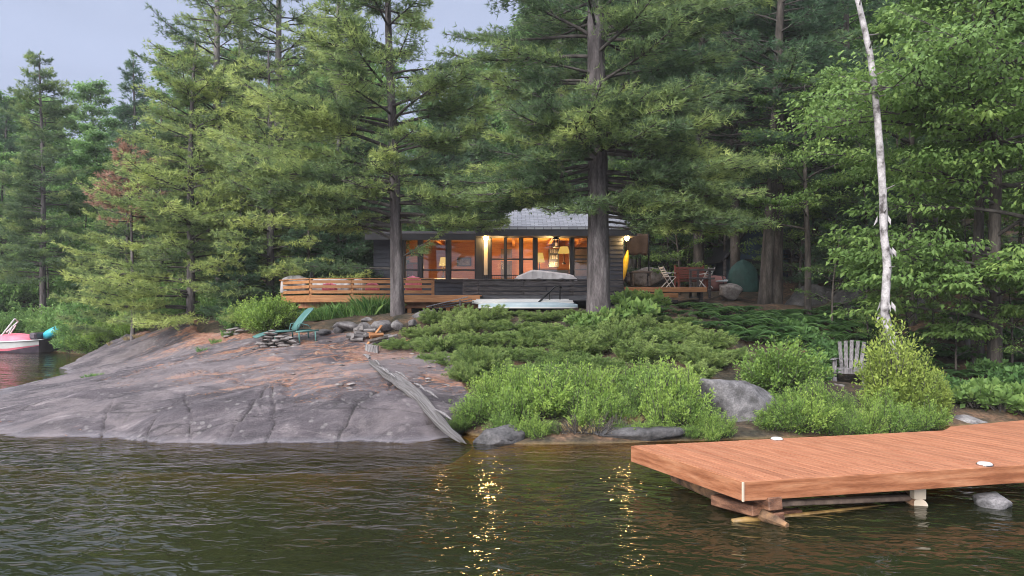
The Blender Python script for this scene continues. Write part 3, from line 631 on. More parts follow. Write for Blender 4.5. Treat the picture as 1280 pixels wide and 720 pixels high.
# ------------------------------------------------------------------ cabin
def cabin():
    r = empty('cabin', (0, 27, 2.3), 0, 'dark navy cabin with grey shingled hip roof and warmly lit windows', 'cabin')
    r.location = (0, 0, 0)
    Yf = 27.0
    # walls
    def part(name, m, mb, **k): return mb.obj(name, M[m], r, **k)
    zf = 2.35; zt = 4.92
    xL, xM, xR = XZ(467, Yf), XZ(597, Yf), XZ(779, Yf)
    # window openings (px0,px1,py0,py1); walls are built from solid boxes round them
    wl = [(506,523,299,350),(528,558,299,350),(563,594.5,299,350)]
    wmn = [(613.5,631,295,351),(632.5,650,295,351),(653,667,295,351),(671,713,294.5,351),(717,735,295,351)]
    Zp = lambda py: EYE - (py - HY) * Yf / F
    X_ = lambda px: XZ(px, Yf)
    f = MB()
    segs = [(467,506),(523,528),(558,563),(594.5,597)]
    for a, b in segs: f.box((X_(a), Yf, zf - .5), (X_(b), Yf + .14, zt))
    f.box((xL, Yf + .002, Zp(350) - .002), (xM, Yf + .138, Zp(350) + .0)); 
    f = MB()
    for a, b in segs: f.box((X_(a), Yf, 1.95), (X_(b) , Yf + .14, zt))
    for a, b, c, d in wl: f.box((X_(a), Yf + .003, 1.95), (X_(b), Yf + .137, Zp(d))); f.box((X_(a), Yf + .003, Zp(c)), (X_(b), Yf + .137, zt))
    segs = [(597,613.5),(631,632.5),(650,653),(667,671),(713,717),(735,779)]
    for a, b in segs: f.box((X_(a) + (.002 if a == 597 else 0), Yf, 1.95), (X_(b), Yf + .14, zt + .1))
    for a, b, c, d in wmn: f.box((X_(a), Yf + .003, 1.95), (X_(b), Yf + .137, Zp(d))); f.box((X_(a), Yf + .003, Zp(c)), (X_(b), Yf + .137, zt + .1))
    f.box((xR - .14, Yf + .141, 1.95), (xR, 33, zt + .1)); f.box((xL, Yf + .141, 1.95), (xL + .14, 33, zt)); f.box((xL + .141, 33, 1.95), (xR - .141, 33.14, zt))
    part('wall', 'navy', f)
    # lap siding joined: courses are about 5 px high
    s = MB()
    def lap(x0, x1, z0, z1, y):
        z = z0
        while z < z1 - .05:
            s.hexa([(x0, y - .03, z), (x1, y - .03, z), (x1, y, z), (x0, y, z), (x0, y - .008, z + .15), (x1, y - .008, z + .15), (x1, y, z + .15), (x0, y, z + .15)]); z += .152
    lap(xL, X_(504), 2.0, zt, Yf - .002); lap(X_(504), xM - .02, 2.0, Zp(350) - .15, Yf - .002); lap(X_(740), xR, 2.0, zt, Yf - .002)
    o = part('siding', 'navy', s); o['kind'] = 'stuff'
    # trim posts between the windows
    for a, b in [(503.5,506),(523.2,527.8),(558.2,562.8),(594.6,603),(650.2,652.8),(667.2,670.8),(713.2,716.8),(735.2,739)]:
        part('window_post', 'black', MB().box((X_(a), Yf - .05, Zp(352)), (X_(b), Yf - .004, Zp(292))), bevel=.006)
    part('window_post', 'black', MB().box((X_(610.5), Yf - .05, Zp(352)), (X_(613.5), Yf - .004, Zp(292))), bevel=.006)
    part('sill', 'black', MB().box((X_(503), Yf - .09, Zp(352.6)), (X_(597), Yf - .052, Zp(350))))
    for (a, b, c, d) in wl + wmn:
        w = MB(); t = .035; y0, y1 = Yf + .01, Yf + .07; x0, x1, z0, z1 = X_(a), X_(b), Zp(d), Zp(c)
        w.box((x0, y0, z0), (x0 + t, y1, z1)); w.box((x1 - t, y0, z0), (x1, y1, z1)); w.box((x0 + t, y0, z0), (x1 - t, y1, z0 + t)); w.box((x0 + t, y0, z1 - t), (x1 - t, y1, z1))
        if a != 671:
            zb = Zp(337.5 if a < 600 else 324); w.box((x0 + t, y0 - .004, zb - .03), (x1 - t, y1 + .004, zb + .03))
        fr = part('window', 'black', w)
        MB().box((x0 + t, Yf + .038, z0 + t), (x1 - t, Yf + .044, z1 - t)).obj('pane', M['glass'], fr)
    # lit post next to the lamp
    part('corner_board', 'palewood', MB().box((X_(605), Yf - .045, Zp(345)), (X_(609.5), Yf - .006, Zp(302))))
    # interior: wall linings, floor, ceiling
    yB = 31.2; i = MB(); i.box((xL + .15, yB, 2.3), (xM - .1, yB + .1, zt)); i.box((xM + .02, yB, 2.3), (xR - .15, yB + .1, zt)); i.box((xM - .08, Yf + .15, 2.3), (xM, yB, zt - .003))
    part('inner_wall', 'wall', i)
    part('inner_ceiling', 'ceil', MB().box((xL + .15, Yf + .15, zt - .04), (xM - .09, yB - .002, zt - .005)).box((xM + .01, Yf + .15, zt - .04), (xR - .15, yB - .002, zt - .005)))
    part('inner_floor', 'innerfloor', MB().box((xL + .15, Yf + .15, 2.3), (xM - .09, yB - .002, 2.36)).box((xM + .01, Yf + .15, 2.3), (xR - .15, yB - .002, 2.36)))
    # ceiling beams
    for px in (540, 640, 690, 730): part('ceiling_beam', 'wall', MB().box((X_(px), Yf + .2, zt - .2), (X_(px) + .12, yB - .01, zt - .042)))
    # roofs: hipped main roof, lower shed roof on the left wing; each with overhang and fascia
    def roof(name, poly, th=.1):
        bm = MB(); n = len(poly); p = np.array(poly, float); bm.add(np.concatenate([p, p - [0, 0, th]]), [tuple(range(n)), tuple(range(2*n - 1, n - 1, -1))] + [(k, n + k, n + (k+1) % n, (k+1) % n) for k in range(n)])
        o = part(name, 'shingle', bm); uv = o.data.uv_layers.new(name='UVMap')
        e0 = p[1] - p[0]; e0 /= np.linalg.norm(e0); nn = np.cross(e0, p[-1] - p[0]); nn /= np.linalg.norm(nn); e1 = np.cross(nn, e0)
        for l in o.data.loops:
            q = np.array(o.data.vertices[l.vertex_index].co) - p[0]; uv.data[l.index].uv = (q @ e0, q @ e1)
        return o
    ye, yb = 26.1, 34.5; xa, xb = XZ(594, ye), XZ(797, ye); ze = EYE - (283 - HY) * ye / F
    yr = 30.3; zr = EYE - (249.5 - HY) * yr / F; ra, rb = XZ(671, yr), XZ(735, yr)
    roof('roof', [(xa, ye, ze), (xb, ye, ze), (rb, yr, zr), (ra, yr, zr)])
    roof('roof', [(xa, yb, ze), (xa, ye, ze), (ra, yr, zr)]); roof('roof', [(xb, ye, ze), (xb, yb, ze), (rb, yr, zr)])
    roof('roof', [(xb, yb, ze), (xa, yb, ze), (ra, yr, zr), (rb, yr, zr)])
    part('fascia', 'black', MB().box((xa + .02, ye + .02, ze - .33), (xb - .02, ye + .06, ze - .105)))
    part('fascia', 'black', MB().box((xa + .02, ye + .062, ze - .33), (xa + .06, yb - .1, ze - .105)))
    part('soffit', 'black', MB().box((xa + .062, ye + .062, ze - .33), (xb - .062, Yf - .06, ze - .3)))
    z2 = EYE - (289 - HY) * 26.3 / F; xl2 = XZ(455, 26.3)
    roof('roof', [(xl2, 26.3, z2), (xa + .3, 26.3, z2), (xa + .3, 33.5, z2 + .55), (xl2, 33.5, z2 + .55)], .08)
    part('fascia', 'black', MB().box((xl2 + .02, 26.32, z2 - .3), (xa - .01, 26.36, z2 - .085)))
    # two globe lamps
    for px, py, pw in ((607.5, 297.5, 7), (783.5, 298, 7)):
        c = P(px, py, Yf - .3 if px < 700 else Yf - .12)
        l = part('wall_lamp', 'bulb', MB().lathe([(.01, -.085), (.06, -.06), (.085, 0), (.06, .06), (.01, .085)], 12, c), smooth=True)
        MB().tube([c + [0, .09, .02], c + [0, .18, .05], c + [-.05 if px > 700 else 0, .3, .05]], .02, 6).obj('bracket', M['blackmetal'], l)
        ld = bpy.data.lights.new('lamp_light', 'POINT'); ld.energy = pw; ld.color = (1, .6, .24); ld.shadow_soft_size = .06
        lo = bpy.data.objects.new('lamp_light', ld); C.objects.link(lo); lo.location = (c[0], c[1] - .18, c[2]); lo.parent = r
    for x, y, z, e in ((X_(548), 29, 3.8, 30), (X_(625), 29, 3.8, 42), (X_(693), 29.2, 3.8, 66)):
        ld = bpy.data.lights.new('room_light', 'POINT'); ld.energy = e; ld.color = (1, .62, .25); ld.shadow_soft_size = .15
        lo = bpy.data.objects.new('room_light', ld); C.objects.link(lo); lo.location = (x, y, z); lo.parent = r
    return r
M['palewood'] = surf('pale_trim', [(.45, .38, .3), (.6, .5, .4)], 3, rough=.6, bump=.05)
cabin()
Yf = 27.0
# things seen through the windows
def lampshade(px, py, D, rad, h, label, table=True):
    c = P(px, py, D); t = empty('table_lamp', (c[0], c[1], c[2] - h), 0, label, 'lamp')
    MB().lathe([(rad, -h/2), (rad * .62, h/2)], 14, (0, 0, h)).obj('lamp_shade', M['shade'], t, smooth=True)
    MB().lathe([(.07, -.3), (.08, -.27), (.02, -.2), (.015, h * .6)], 10).obj('lamp_base', M['black'], t)
lampshade(554, 327, 29.5, .17, .34, 'glowing table lamp seen through the left wing windows')
lampshade(674.5, 322, 28.3, .2, .36, 'glowing lamp at the left edge of the big picture window')
lampshade(705, 312.5, 29.0, .24, .26, 'tilted glowing lampshade at the right of the big picture window')
def inner_box(name, px0, px1, py0, py1, D, dep, mat, label, cat, feats=()):
    a = P(px0, py1, D); b = P(px1, py0, D); t = empty(name, (a[0], D, a[2]), 0, label, cat); w, h = b[0] - a[0], b[2] - a[2]
    MB().box((0, 0, 0), (w, dep, h)).obj('body', M[mat], t, bevel=.01)
    for nm, m, (u0, u1, v0, v1) in feats: MB().box((w * u0, -.03, h * v0), (w * u1, -.002, h * v1)).obj(nm, M[m], t)
    return t
inner_box('cabinet', 672, 711, 336, 350, 28.4, .6, 'inwhite', 'pale blue kitchen cabinet under the picture window', 'cabinet', [('worktop', 'wall', (-.02, 1.02, .88, 1.02)), ('door', 'paleblue', (.04, .48, .1, .8)), ('door', 'paleblue', (.52, .96, .1, .8))])
inner_box('bookshelf', 686, 699, 311, 334, 29.6, .35, 'black', 'dark shelf full of jars beside the hanging lantern', 'shelf', [('jar', 'stone', (.1+.2*k, .24+.2*k, .1+.34*j, .3+.34*j)) for k in range(4) for j in range(3)])
inner_box('wall_cupboard', 699, 712, 296, 308, 30.0, .35, 'brown', 'dark brown cupboard high on the kitchen wall', 'cupboard', [('door', 'redwood', (.05, .47, .06, .94)), ('door', 'redwood', (.53, .95, .06, .94))])
inner_box('dresser', 718, 735, 309, 349, 29.8, .4, 'black', 'dark dresser behind the rightmost window', 'dresser', [('drawer', 'brown', (.08, .92, .1+.22*k, .28+.22*k)) for k in range(4)])
inner_box('fireplace', 626, 640, 311, 350, 30.5, .4, 'brown', 'brown fireplace glowing behind the entrance panes', 'fireplace', [('opening', 'black', (.2, .8, .1, .5)), ('mantel', 'wall', (-.1, 1.1, .62, .7))])
inner_box('picture_frame', 571, 589, 322, 333, 31.1, .05, 'black', 'dark framed picture on the orange wall of the left room', 'picture', [('print', 'stone', (.1, .9, .15, .85))])
inner_box('sideboard', 508, 524, 328, 350, 29.6, .5, 'brown', 'brown sideboard behind the leftmost window', 'sideboard', [('door', 'redwood', (.05, .48, .1, .9)), ('door', 'redwood', (.52, .95, .1, .9))])
def sofa(px, D, label, m):
    x = XZ(px, D); t = empty('sofa', (x, D, 2.36), 0, label, 'sofa')
    MB().box((-.8, -.4, .1), (.8, .4, .45)).obj('seat', M[m], t, bevel=.05); MB().box((-.8, .3, .46), (.8, .5, .95)).obj('backrest', M[m], t, bevel=.05)
    for s in (-1, 1): MB().box((s * .9 - .1, -.4, .1), (s * .9 + .1, .5, .62)).obj('arm', M[m], t, bevel=.04)
sofa(560, 28.6, 'pale sofa inside the left room below the lamp', 'canvas'); sofa(641, 29.2, 'pale sofa inside behind the entrance panes', 'canvas')
# hanging lantern outside the picture window
c = P(695, 294, 26.6); t = empty('hanging_lantern', tuple(P(695, 309, 26.6)), 0, 'black lantern hanging in front of the big picture window', 'lantern')
MB().lathe([(.12, 0), (.12, .03)], 6).obj('base', M['blackmetal'], t)
for k in range(6): a = k * PI / 3; MB().beam((.11 * math.cos(a), .11 * math.sin(a), .03), (.11 * math.cos(a), .11 * math.sin(a), .27), .015, .015).obj('post', M['blackmetal'], t)
MB().lathe([(.15, .27), (.1, .34), (.03, .42), (.02, .5)], 6).obj('cap', M['blackmetal'], t); MB().lathe([(.05, .04), (.05, .16)], 8).obj('candle', M['flame'], t)

# ------------------------------------------------------------------ decks
ZD = 2.57
def plank(t, name, a, b, w, h, m, bevel=.006, up=(0, 0, 1)): return MB().beam(a, b, w, h, up).obj(name, M[m], t, bevel=bevel)
def left_deck():
    t = empty('cedar_deck', (0, 0, 0), 0, 'orange cedar deck with slatted rail left of the cabin', 'deck')
    D = 24.0; A = (XZ(350, 25.2), 25.4); B = (XZ(388, D), D); Cc = (XZ(541, D), D); E = (XZ(600, D), D + .02)
    # floor boards run back towards the wall, joined beneath the rail (their ends only show as the fascia)
    x = A[0] + .1; n = 0
    while x < E[0]:
        y0 = D + .05 if x > B[0] else D + .1 + (B[0] - x) * (A[1] - D) / (B[0] - A[0]); MB().box((x, y0, ZD - .04), (x + .138, 26.9, ZD)).obj('floor_board', M['cedarwood'], t); x += .145; n += 1
    for p, q in ((A, B), (B, E)):
        plank(t, 'fascia', (p[0], p[1], ZD - .12), (q[0], q[1], ZD - .12), .04, .23, 'orangewood')
    plank(t, 'beam', (B[0] + .2, D + .5, ZD - .33), (E[0], D + .5, ZD - .33), .14, .2, 'cedarwood')
    plank(t, 'beam', (B[0] - .6, D + .9, ZD - .33), (B[0] + .2, D + .5, ZD - .33), .14, .2, 'cedarwood')
    for px in (398, 455, 512, 560):
        x = XZ(px, D + .5); plank(t, 'post', (x, D + .5, Hg(x, D + .5) - .2), (x, D + .5, ZD - .43), .13, .13, 'orangewood', up=(0, 1, 0))
    zz = [ZD + .1, ZD + .27, ZD + .43]
    for z in zz:
        plank(t, 'rail_board', (A[0], A[1] - .03, z), (B[0] - .02, B[1] - .03, z), .03, .1, 'orangewood')
        for p0, p1 in ((388, 440), (440.4, 495), (495.4, 541)):
            plank(t, 'rail_board', (XZ(p0, D), D - .03, z), (XZ(p1, D), D - .03, z), .03, .1, 'orangewood')
    plank(t, 'rail_cap', (A[0] - .03, A[1], ZD + .53), (B[0], B[1], ZD + .53), .15, .035, 'orangewood'); plank(t, 'rail_cap', (B[0], D, ZD + .53), (Cc[0] + .04, D, ZD + .53), .15, .035, 'orangewood')
    for x, y in [A, B] + [(XZ(p, D), D) for p in (440, 495, 541)]: plank(t, 'rail_post', (x, y + .035, ZD), (x, y + .035, ZD + .51), .09, .09, 'orangewood', up=(0, 1, 0))
left_deck()
def main_deck():
    t = empty('dark_deck', (0, 0, 0), 0, 'dark weathered deck with wide board rail in front of the cabin', 'deck')
    D = 24.4; x0, x1 = XZ(579, D), XZ(779, D); x = x0; zd = ZD
    while x < x1 - .1: MB().box((x, D + .06, zd - .04), (x + .138, 26.9, zd - .001)).obj('floor_board', M['darkwood'], t); x += .145
    Zp = lambda py: EYE - (py - HY) * D / F
    for j, (pa, pb) in enumerate(((351.5, 357), (358.5, 363.5), (365, 368.6))):
        cuts = [579, 598, 655, 716, 779] if j != 1 else [579, 598, 683, 779]
        for a, b in zip(cuts[:-1], cuts[1:]):
            z = (Zp(pa) + Zp(pb)) / 2; plank(t, 'rail_board', (XZ(a, D) + .01, D - .03 - .004 * j, z + rs.uniform(-.008, .008)), (XZ(b, D) - .01, D - .03 - .004 * j, z + rs.uniform(-.008, .008)), .035, Zp(pa) - Zp(pb), 'darkwood')
    for a, b in ((598, 690), (690.4, 779)): plank(t, 'skirt_board', (XZ(a, D), D - .02, Zp(372.5)), (XZ(b, D), D - .02, Zp(372.5)), .04, .17, 'greydark')
    plank(t, 'rail_cap', (x0, D, Zp(349.6)), (x1, D, Zp(349.6)), .16, .04, 'darkwood')
    for px in (580, 598, 655, 716, 778): plank(t, 'rail_post', (XZ(px, D), D + .04, Zp(377)), (XZ(px, D), D + .04, Zp(350.4)), .09, .09, 'darkwood', up=(0, 1, 0))
    for px in (590, 640, 700, 770): x = XZ(px, D + .4); plank(t, 'post', (x, D + .4, Hg(x, D + .4) - .2), (x, D + .4, zd - .05), .12, .12, 'darkwood', up=(0, 1, 0))
M['greydark'] = surf('dark_grey_skirt', [(.05, .05, .06), (.1, .1, .115)], 3, (1, 3, 8), rough=.8, bump=.3, rand=.1)
main_deck()
# metal balustrade behind, stair handrail in front
t = empty('metal_balustrade', (0, 0, 0), 0, 'low black metal balustrade in front of the entrance panes', 'railing'); D = 25.6
for z in (3.03, 3.28): MB().beam((XZ(602, D), D, z), (XZ(655, D), D, z), .03, .03).obj('rail', M['blackmetal'], t)
for k in range(22): x = XZ(603 + 2.45 * k, D); MB().beam((x, D, ZD), (x, D, 3.3), .014, .014, (0, 1, 0)).obj('baluster', M['blackmetal'], t)
t = empty('stair_handrail', (0, 0, 0), 0, 'bent black metal handrail rising before the dark deck', 'handrail')
MB().tube([P(672, 379, 23.6), P(686, 366, 23.8), P(694, 358.5, 23.9), P(699, 357.5, 23.95), P(701.5, 360, 24)], .03, 8).obj('rail', M['blackmetal'], t, smooth=True)
MB().tube([P(700, 358, 23.97), P(700, 378, 23.97)], .022, 8).obj('post', M['blackmetal'], t, smooth=True)
MB().tube([P(687, 366, 23.8), P(687, 382, 23.8)], .022, 8).obj('post', M['blackmetal'], t, smooth=True)
# canvas covered table on the deck
def cover(name, px0, px1, top, D, dep, m, label, cat, base, seed, sharp=False):
    rng = np.random.default_rng(seed); x0, x1 = XZ(px0, D), XZ(px1, D); n, k = 26, 12; u = np.linspace(0, 1, n); v = np.linspace(-1, 1, k)
    Uu, Vv = np.meshgrid(u, v); zt = np.interp(Uu, [a for a, b in top], [b for a, b in top]); zb = EYE - (base - HY) * D / F
    zt = EYE - (zt - HY) * D / F; edge = np.clip(np.minimum(Uu, 1 - Uu) * 14, 0, 1) ** .5 * np.clip((1 - abs(Vv)) * 4, 0, 1) ** .5
    Zz = zb + (zt - zb) * np.where(edge < .02, 0, .55 + .45 * edge * (1 - .25 * Vv ** 2)) + .02 * fbm(Uu * 9, Vv * 3, o=2, seed=seed)
    if sharp: Zz = zt - .1 * np.abs(Vv) ** 1.5 - .012 * np.abs(fbm(Uu * 8, Vv * 2 + 3, o=2, seed=seed)); hem = (np.abs(Vv) > .99) | (Uu < .01) | (Uu > .99); Zz = np.where(hem, zb + .04 + .05 * np.sin(Uu * 17 + Vv * 5), Zz)
    Zz[edge < .02] = zb if not sharp else Zz[edge < .02]
    r = empty(name, (0, 0, 0), 0, label, cat)
    mb = grid(x0 + Uu * (x1 - x0), D + Vv * dep / 2 + .02 * np.sin(Uu * 40), Zz, MB()); ob = mb.obj('cover', M[m], r, smooth=not sharp)
    s = ob.modifiers.new('solid', 'SOLIDIFY'); s.thickness = .02
    return r
t = cover('covered_table', 643, 720, [(0, 346), (.04, 345), (.27, 337.2), (.4, 337.3), (.6, 339.5), (.85, 341.5), (.97, 344.5), (1, 346)], 25.0, 1.1, 'canvas', 'outdoor table under a pale canvas cover on the dark deck', 'covered table', 352, 3, True)
for sx in (650, 714):
    for dy in (-.35, .35): plank(t, 'leg', (XZ(sx, 25), 25 + dy, ZD), (XZ(sx, 25), 25 + dy, 3.05), .06, .06, 'darkwood', up=(0, 1, 0))
# upturned boats under the deck
def hull(name, px0, px1, D, z, hgt, wid, mats, label, rz=0):
    x0, x1 = XZ(px0, D), XZ(px1, D); L_ = x1 - x0; t = empty(name, ((x0 + x1) / 2, D, z), rz, label, 'boat', 'upturned boats under the dark deck')
    n, k = 22, 12; u = np.linspace(-1, 1, n); th = np.linspace(0, PI, k); w = wid / 2 * (1 - np.abs(u) ** 3.2) + .015; hh = hgt * (1 - .35 * np.abs(u) ** 3)
    Xx = np.repeat((u * L_ / 2)[:, None], k, 1); Yy = -np.cos(th)[None] * w[:, None]; Zz = np.sin(th)[None] ** .7 * hh[:, None] * .95 + .03
    grid(Xx, Yy, Zz, MB()).obj('hull', M[mats[0]], t, smooth=True)
    m = MB()
    for s in (-1, 1): m.tube(np.stack([u * L_ / 2, s * (w + .01), np.full(n, .035)], 1), .025, 6)
    m.obj('gunwale', M[mats[1]], t, smooth=True)
    MB().beam((-L_ * .46, 0, hgt + .0), (L_ * .46, 0, hgt + .0), .03, .03).obj('keel', M[mats[1]], t)
hull('upturned_boat', 598, 722, 23.2, 2.12, .2, .8, ('paleblue', 'white'), 'pale blue upturned boat, the front one under the dark deck')
hull('upturned_boat', 590, 716, 24.0, 2.26, .17, .75, ('white', 'white'), 'white upturned boat behind the pale blue one under the dark deck')
# grey boards leaning on a frame by the orange deck end
t = empty('plank_pile', (0, 0, 0), 0, 'grey loose planks resting on a frame below the cedar deck end', 'planks')
for k, (a, b) in enumerate((((533, 383.5), (585, 371)), ((538, 384.5), (590, 374)), ((545, 386), (592, 377)))): plank(t, 'plank', P(*a, 23.2 + .15 * k), P(*b, 23.5 + .15 * k), .18, .03, 'greywood')
for px in (541, 575): plank(t, 'trestle_leg', P(px, 394, 23.3), P(px, 381 if px < 560 else 375, 23.3), .05, .05, 'darkwood', up=(0, 1, 0))
# right small deck
def right_deck():
    t = empty('small_deck', (0, 0, 0), 0, 'small orange board deck right of the cabin holding two folding chairs', 'deck'); D = 26.0; z = EYE - (359 - HY) * D / F
    x0, x1 = XZ(781, D), XZ(884, D)
    for j in range(12): MB().box((x0, D + .06 + j * .145, z - .035), (x1 - .02 * (j % 3), D + .2 + j * .145, z)).obj('floor_board', M['cedarwood'], t)
    for a, b, dz, h in ((781, 884, .07, .16), (781, 848, .26, .16)): plank(t, 'fascia', (XZ(a, D), D + .02, z - dz - .02), (XZ(b, D), D + .02, z - dz - .02), .04, h, 'orangewood')
    for px in (786, 830, 876): x = XZ(px, D + .4); plank(t, 'post', (x, D + .4, Hg(x, D) - .2), (x, D + .4, z - .036), .12, .12, 'darkwood', up=(0, 1, 0))
    plank(t, 'skirt_board', (XZ(800, D), D + .3, z - .5), (XZ(850, D), D + .3, z - .5), .03, .12, 'darkwood')
    return z
ZR = right_deck()
def folding_chair(px, D, rz, label, sc=1):
    t = empty('folding_chair', (XZ(px, D), D, ZR), rz, label, 'chair', 'white folding chairs on the small deck', sc)
    for s in (-.22, .22):
        plank(t, 'leg', (-.2, s, 0), (.24, s, .43), .025, .035, 'white', .004, (0, 1, 0)); plank(t, 'leg', (.22, s * .9, 0), (-.32, s * .9, .86), .025, .035, 'white', .004, (0, 1, 0))
        plank(t, 'armrest', (-.2, s * 1.05, .6), (.22, s * 1.05, .58), .04, .025, 'white', .004)
    for k in range(5): plank(t, 'seat_slat', (-.14 + .085 * k, -.2, .44), (-.14 + .085 * k, .2, .44), .065, .018, 'white', .004)
    for k in range(4): z = .52 + .09 * k; x = .22 - (z / .86) * .54; plank(t, 'back_slat', (x, -.2, z), (x, .2, z), .02, .055, 'white', .004)
folding_chair(835, 26.7, .25, 'white folding chair on the small orange deck, nearer the cabin', .9)
folding_chair(882, 27.6, PI - .9, 'white folding chair by the dark posts, farther from the cabin', .9)
# slatted red-brown bench
t = empty('slatted_bench', (XZ(864, 27.8), 27.8, ZR - .02), .1, 'dark red-brown slatted bench behind the small orange deck', 'bench')
for k in range(6): plank(t, 'back_slat', (-.55, .2, .32 + .095 * k), (.55, .2, .32 + .095 * k), .025, .08, 'redwood')
for k in range(4): plank(t, 'seat_slat', (-.55, -.2 + .1 * k, .4), (.55, -.2 + .1 * k, .4), .085, .025, 'redwood')
for x in (-.55, .55):
    for y in (-.2, .22): plank(t, 'leg', (x, y, 0), (x, y, .6 if y < 0 else .9), .06, .06, 'redwood', up=(0, 1, 0))
    plank(t, 'armrest', (x, -.25, .62), (x, .2, .62), .08, .03, 'redwood')
t = empty('wooden_railing', (0, 0, 0), 0, 'dark wooden railing at the far end of the small deck', 'railing'); D = 26.6
for px in (863, 872.5, 887): plank(t, 'post', (XZ(px, D), D, 2.5), (XZ(px, D), D, ZR + .68), .08, .08, 'darkwood', up=(0, 1, 0))
for z in (.33, .64): plank(t, 'rail', (XZ(861, D), D - .05, ZR + z), (XZ(893, D), D - .05, ZR + z), .04, .07, 'darkwood')
# barrel, covered barbecue, shed
t = empty('pink_barrel', (XZ(893, 28), 28, ZR - .1), 0, 'dusty pink barrel lying behind the dark railing', 'barrel')
MB().tube([(-.42, 0, .3), (-.38, 0, .3), (0, 0, .3), (.38, 0, .3), (.42, 0, .3)], [.2, .27, .31, .27, .2], 14).obj('body', M['dustypink'], t, smooth=True)
for x in (-.25, .25): MB().tube([(x - .015, 0, .3), (x + .015, 0, .3)], .315, 14).obj('hoop', M['darkwood'], t)
t = empty('covered_barbecue', (XZ(929, 27.4), 27.4, 2.75), 0, 'barbecue under a dark green cover beside the pale boulder', 'barbecue')
rng = np.random.default_rng(5); n, k = 28, 9; th = np.arange(n) * 2 * PI / n; pr = [(.58, 0), (.6, .25), (.55, .55), (.52, .75), (.42, .93), (.2, 1.12), (.02, 1.2)]
vv = np.array([[(r_ * math.cos(a) * (1 + .05 * math.sin(a * 7) * (1 - z)), r_ * .62 * math.sin(a), z + .0) for a in th] for r_, z in pr]); ii = np.arange(len(pr) - 1)[:, None] * n; jj = np.arange(n)[None]; j2 = (jj + 1) % n
MB().add(vv.reshape(-1, 3), np.stack([ii + jj, ii + j2, ii + n + j2, ii + n + jj], -1).reshape(-1, 4)).obj('cover', M['green'], t, smooth=True)
MB().tube([(-.58, -.1, .45), (-.75, -.1, .45)], .03, 6).obj('handle', M['chrome'], t); MB().box((-.95, -.2, .38), (-.62, .25, .42)).obj('side_table', M['inwhite'], t)
def shed():
    D = 31; x0, x1 = XZ(912, D), XZ(985, D); t = empty('shed', (0, 0, 0), 0, 'blue shed with a dark sloping roof among the pine trunks', 'shed'); zb = 2.4; zl = EYE - (317 - HY) * D / F; zh = EYE - (276 - HY) * D / F
    xm = XZ(945, D)
    m = MB(); m.add([(x0, D, zb), (x1, D, zb), (x1, D, zl), (xm, D, zh), (x0, D, zl), (x0, D + 3, zb), (x1, D + 3, zb), (x1, D + 3, zl), (xm, D + 3, zh), (x0, D + 3, zl)],
          [(0, 1, 2, 3, 4), (9, 8, 7, 6, 5), (0, 4, 9, 5), (1, 6, 7, 2), (4, 3, 8, 9), (3, 2, 7, 8)]); m.obj('wall', M['blueshed'], t)
    for a, b in (((x0 - .45, zl - .35), (xm, zh + .12)), ((xm, zh + .12), (x1 + .4, zl - .3))): MB().beam((a[0], D + 1.4, a[1]), (b[0], D + 1.4, b[1]), 3.6, .08).obj('roof', M['black'], t)
    plank(t, 'porch_post', (x0 - .3, D - .3, zb), (x0 - .3, D - .3, zl - .3), .12, .12, 'darkwood', up=(0, 1, 0))
    MB().box((xm - .5, D - .03, zb), (xm + .3, D - .002, zb + 1.8)).obj('door', M['black'], t)
shed()
# tarp, yellow kayak, wall-side bits between cabin and small deck
t = empty('brown_tarp', (0, 0, 0), 0, 'brown tarpaulin hung on poles right of the cabin', 'tarp'); D = 29
u = np.linspace(0, 1, 14); v = np.linspace(0, 1, 8); Uu, Vv = np.meshgrid(u, v); a = P(782, 292, D); b = P(811, 318, D)
ob = grid(a[0] + Uu * (b[0] - a[0]), D + .25 * Vv + .05 * np.sin(Uu * 9), a[2] + (b[2] - a[2]) * Vv + .03 * np.sin(Uu * 12) * Vv, MB()).obj('sheet', M['brown'], t, smooth=True); ob.modifiers.new('s', 'SOLIDIFY').thickness = .01
for px in (783, 811): MB().tube([P(px, 345, D), P(px, 290, D)], .03, 6).obj('pole', M['blackmetal'], t)
t = empty('garden_table', (0, 0, 0), 0, 'small dark table standing under the brown tarpaulin', 'table'); D = 28.6; a = P(788, 340, D); b = P(813, 340, D)
MB().box((a[0], D - .3, a[2] - .04), (b[0], D + .3, a[2] + .02)).obj('tabletop', M['darkwood'], t, bevel=.01)
for x in (a[0] + .06, b[0] - .06):
    for y in (D - .25, D + .25): MB().beam((x, y, a[2] - .55), (x, y, a[2] - .042), .05, .05, (0, 1, 0)).obj('leg', M['darkwood'], t)
t = empty('yellow_kayak', tuple(P(781, 333, 27.6)), 0, 'yellow kayak standing against the right cabin corner', 'kayak'); t.rotation_euler = (0, .18, 0)
uu = np.linspace(-1, 1, 12); MB().tube(np.stack([0 * uu, 0 * uu, uu * .62], 1), .02 + .1 * (1 - np.abs(uu) ** 2.2), 10).obj('hull', M['yellow'], t, smooth=True)
MB().lathe([(.06, 0), (.05, .02)], 10).obj('cockpit', M['black'], t)
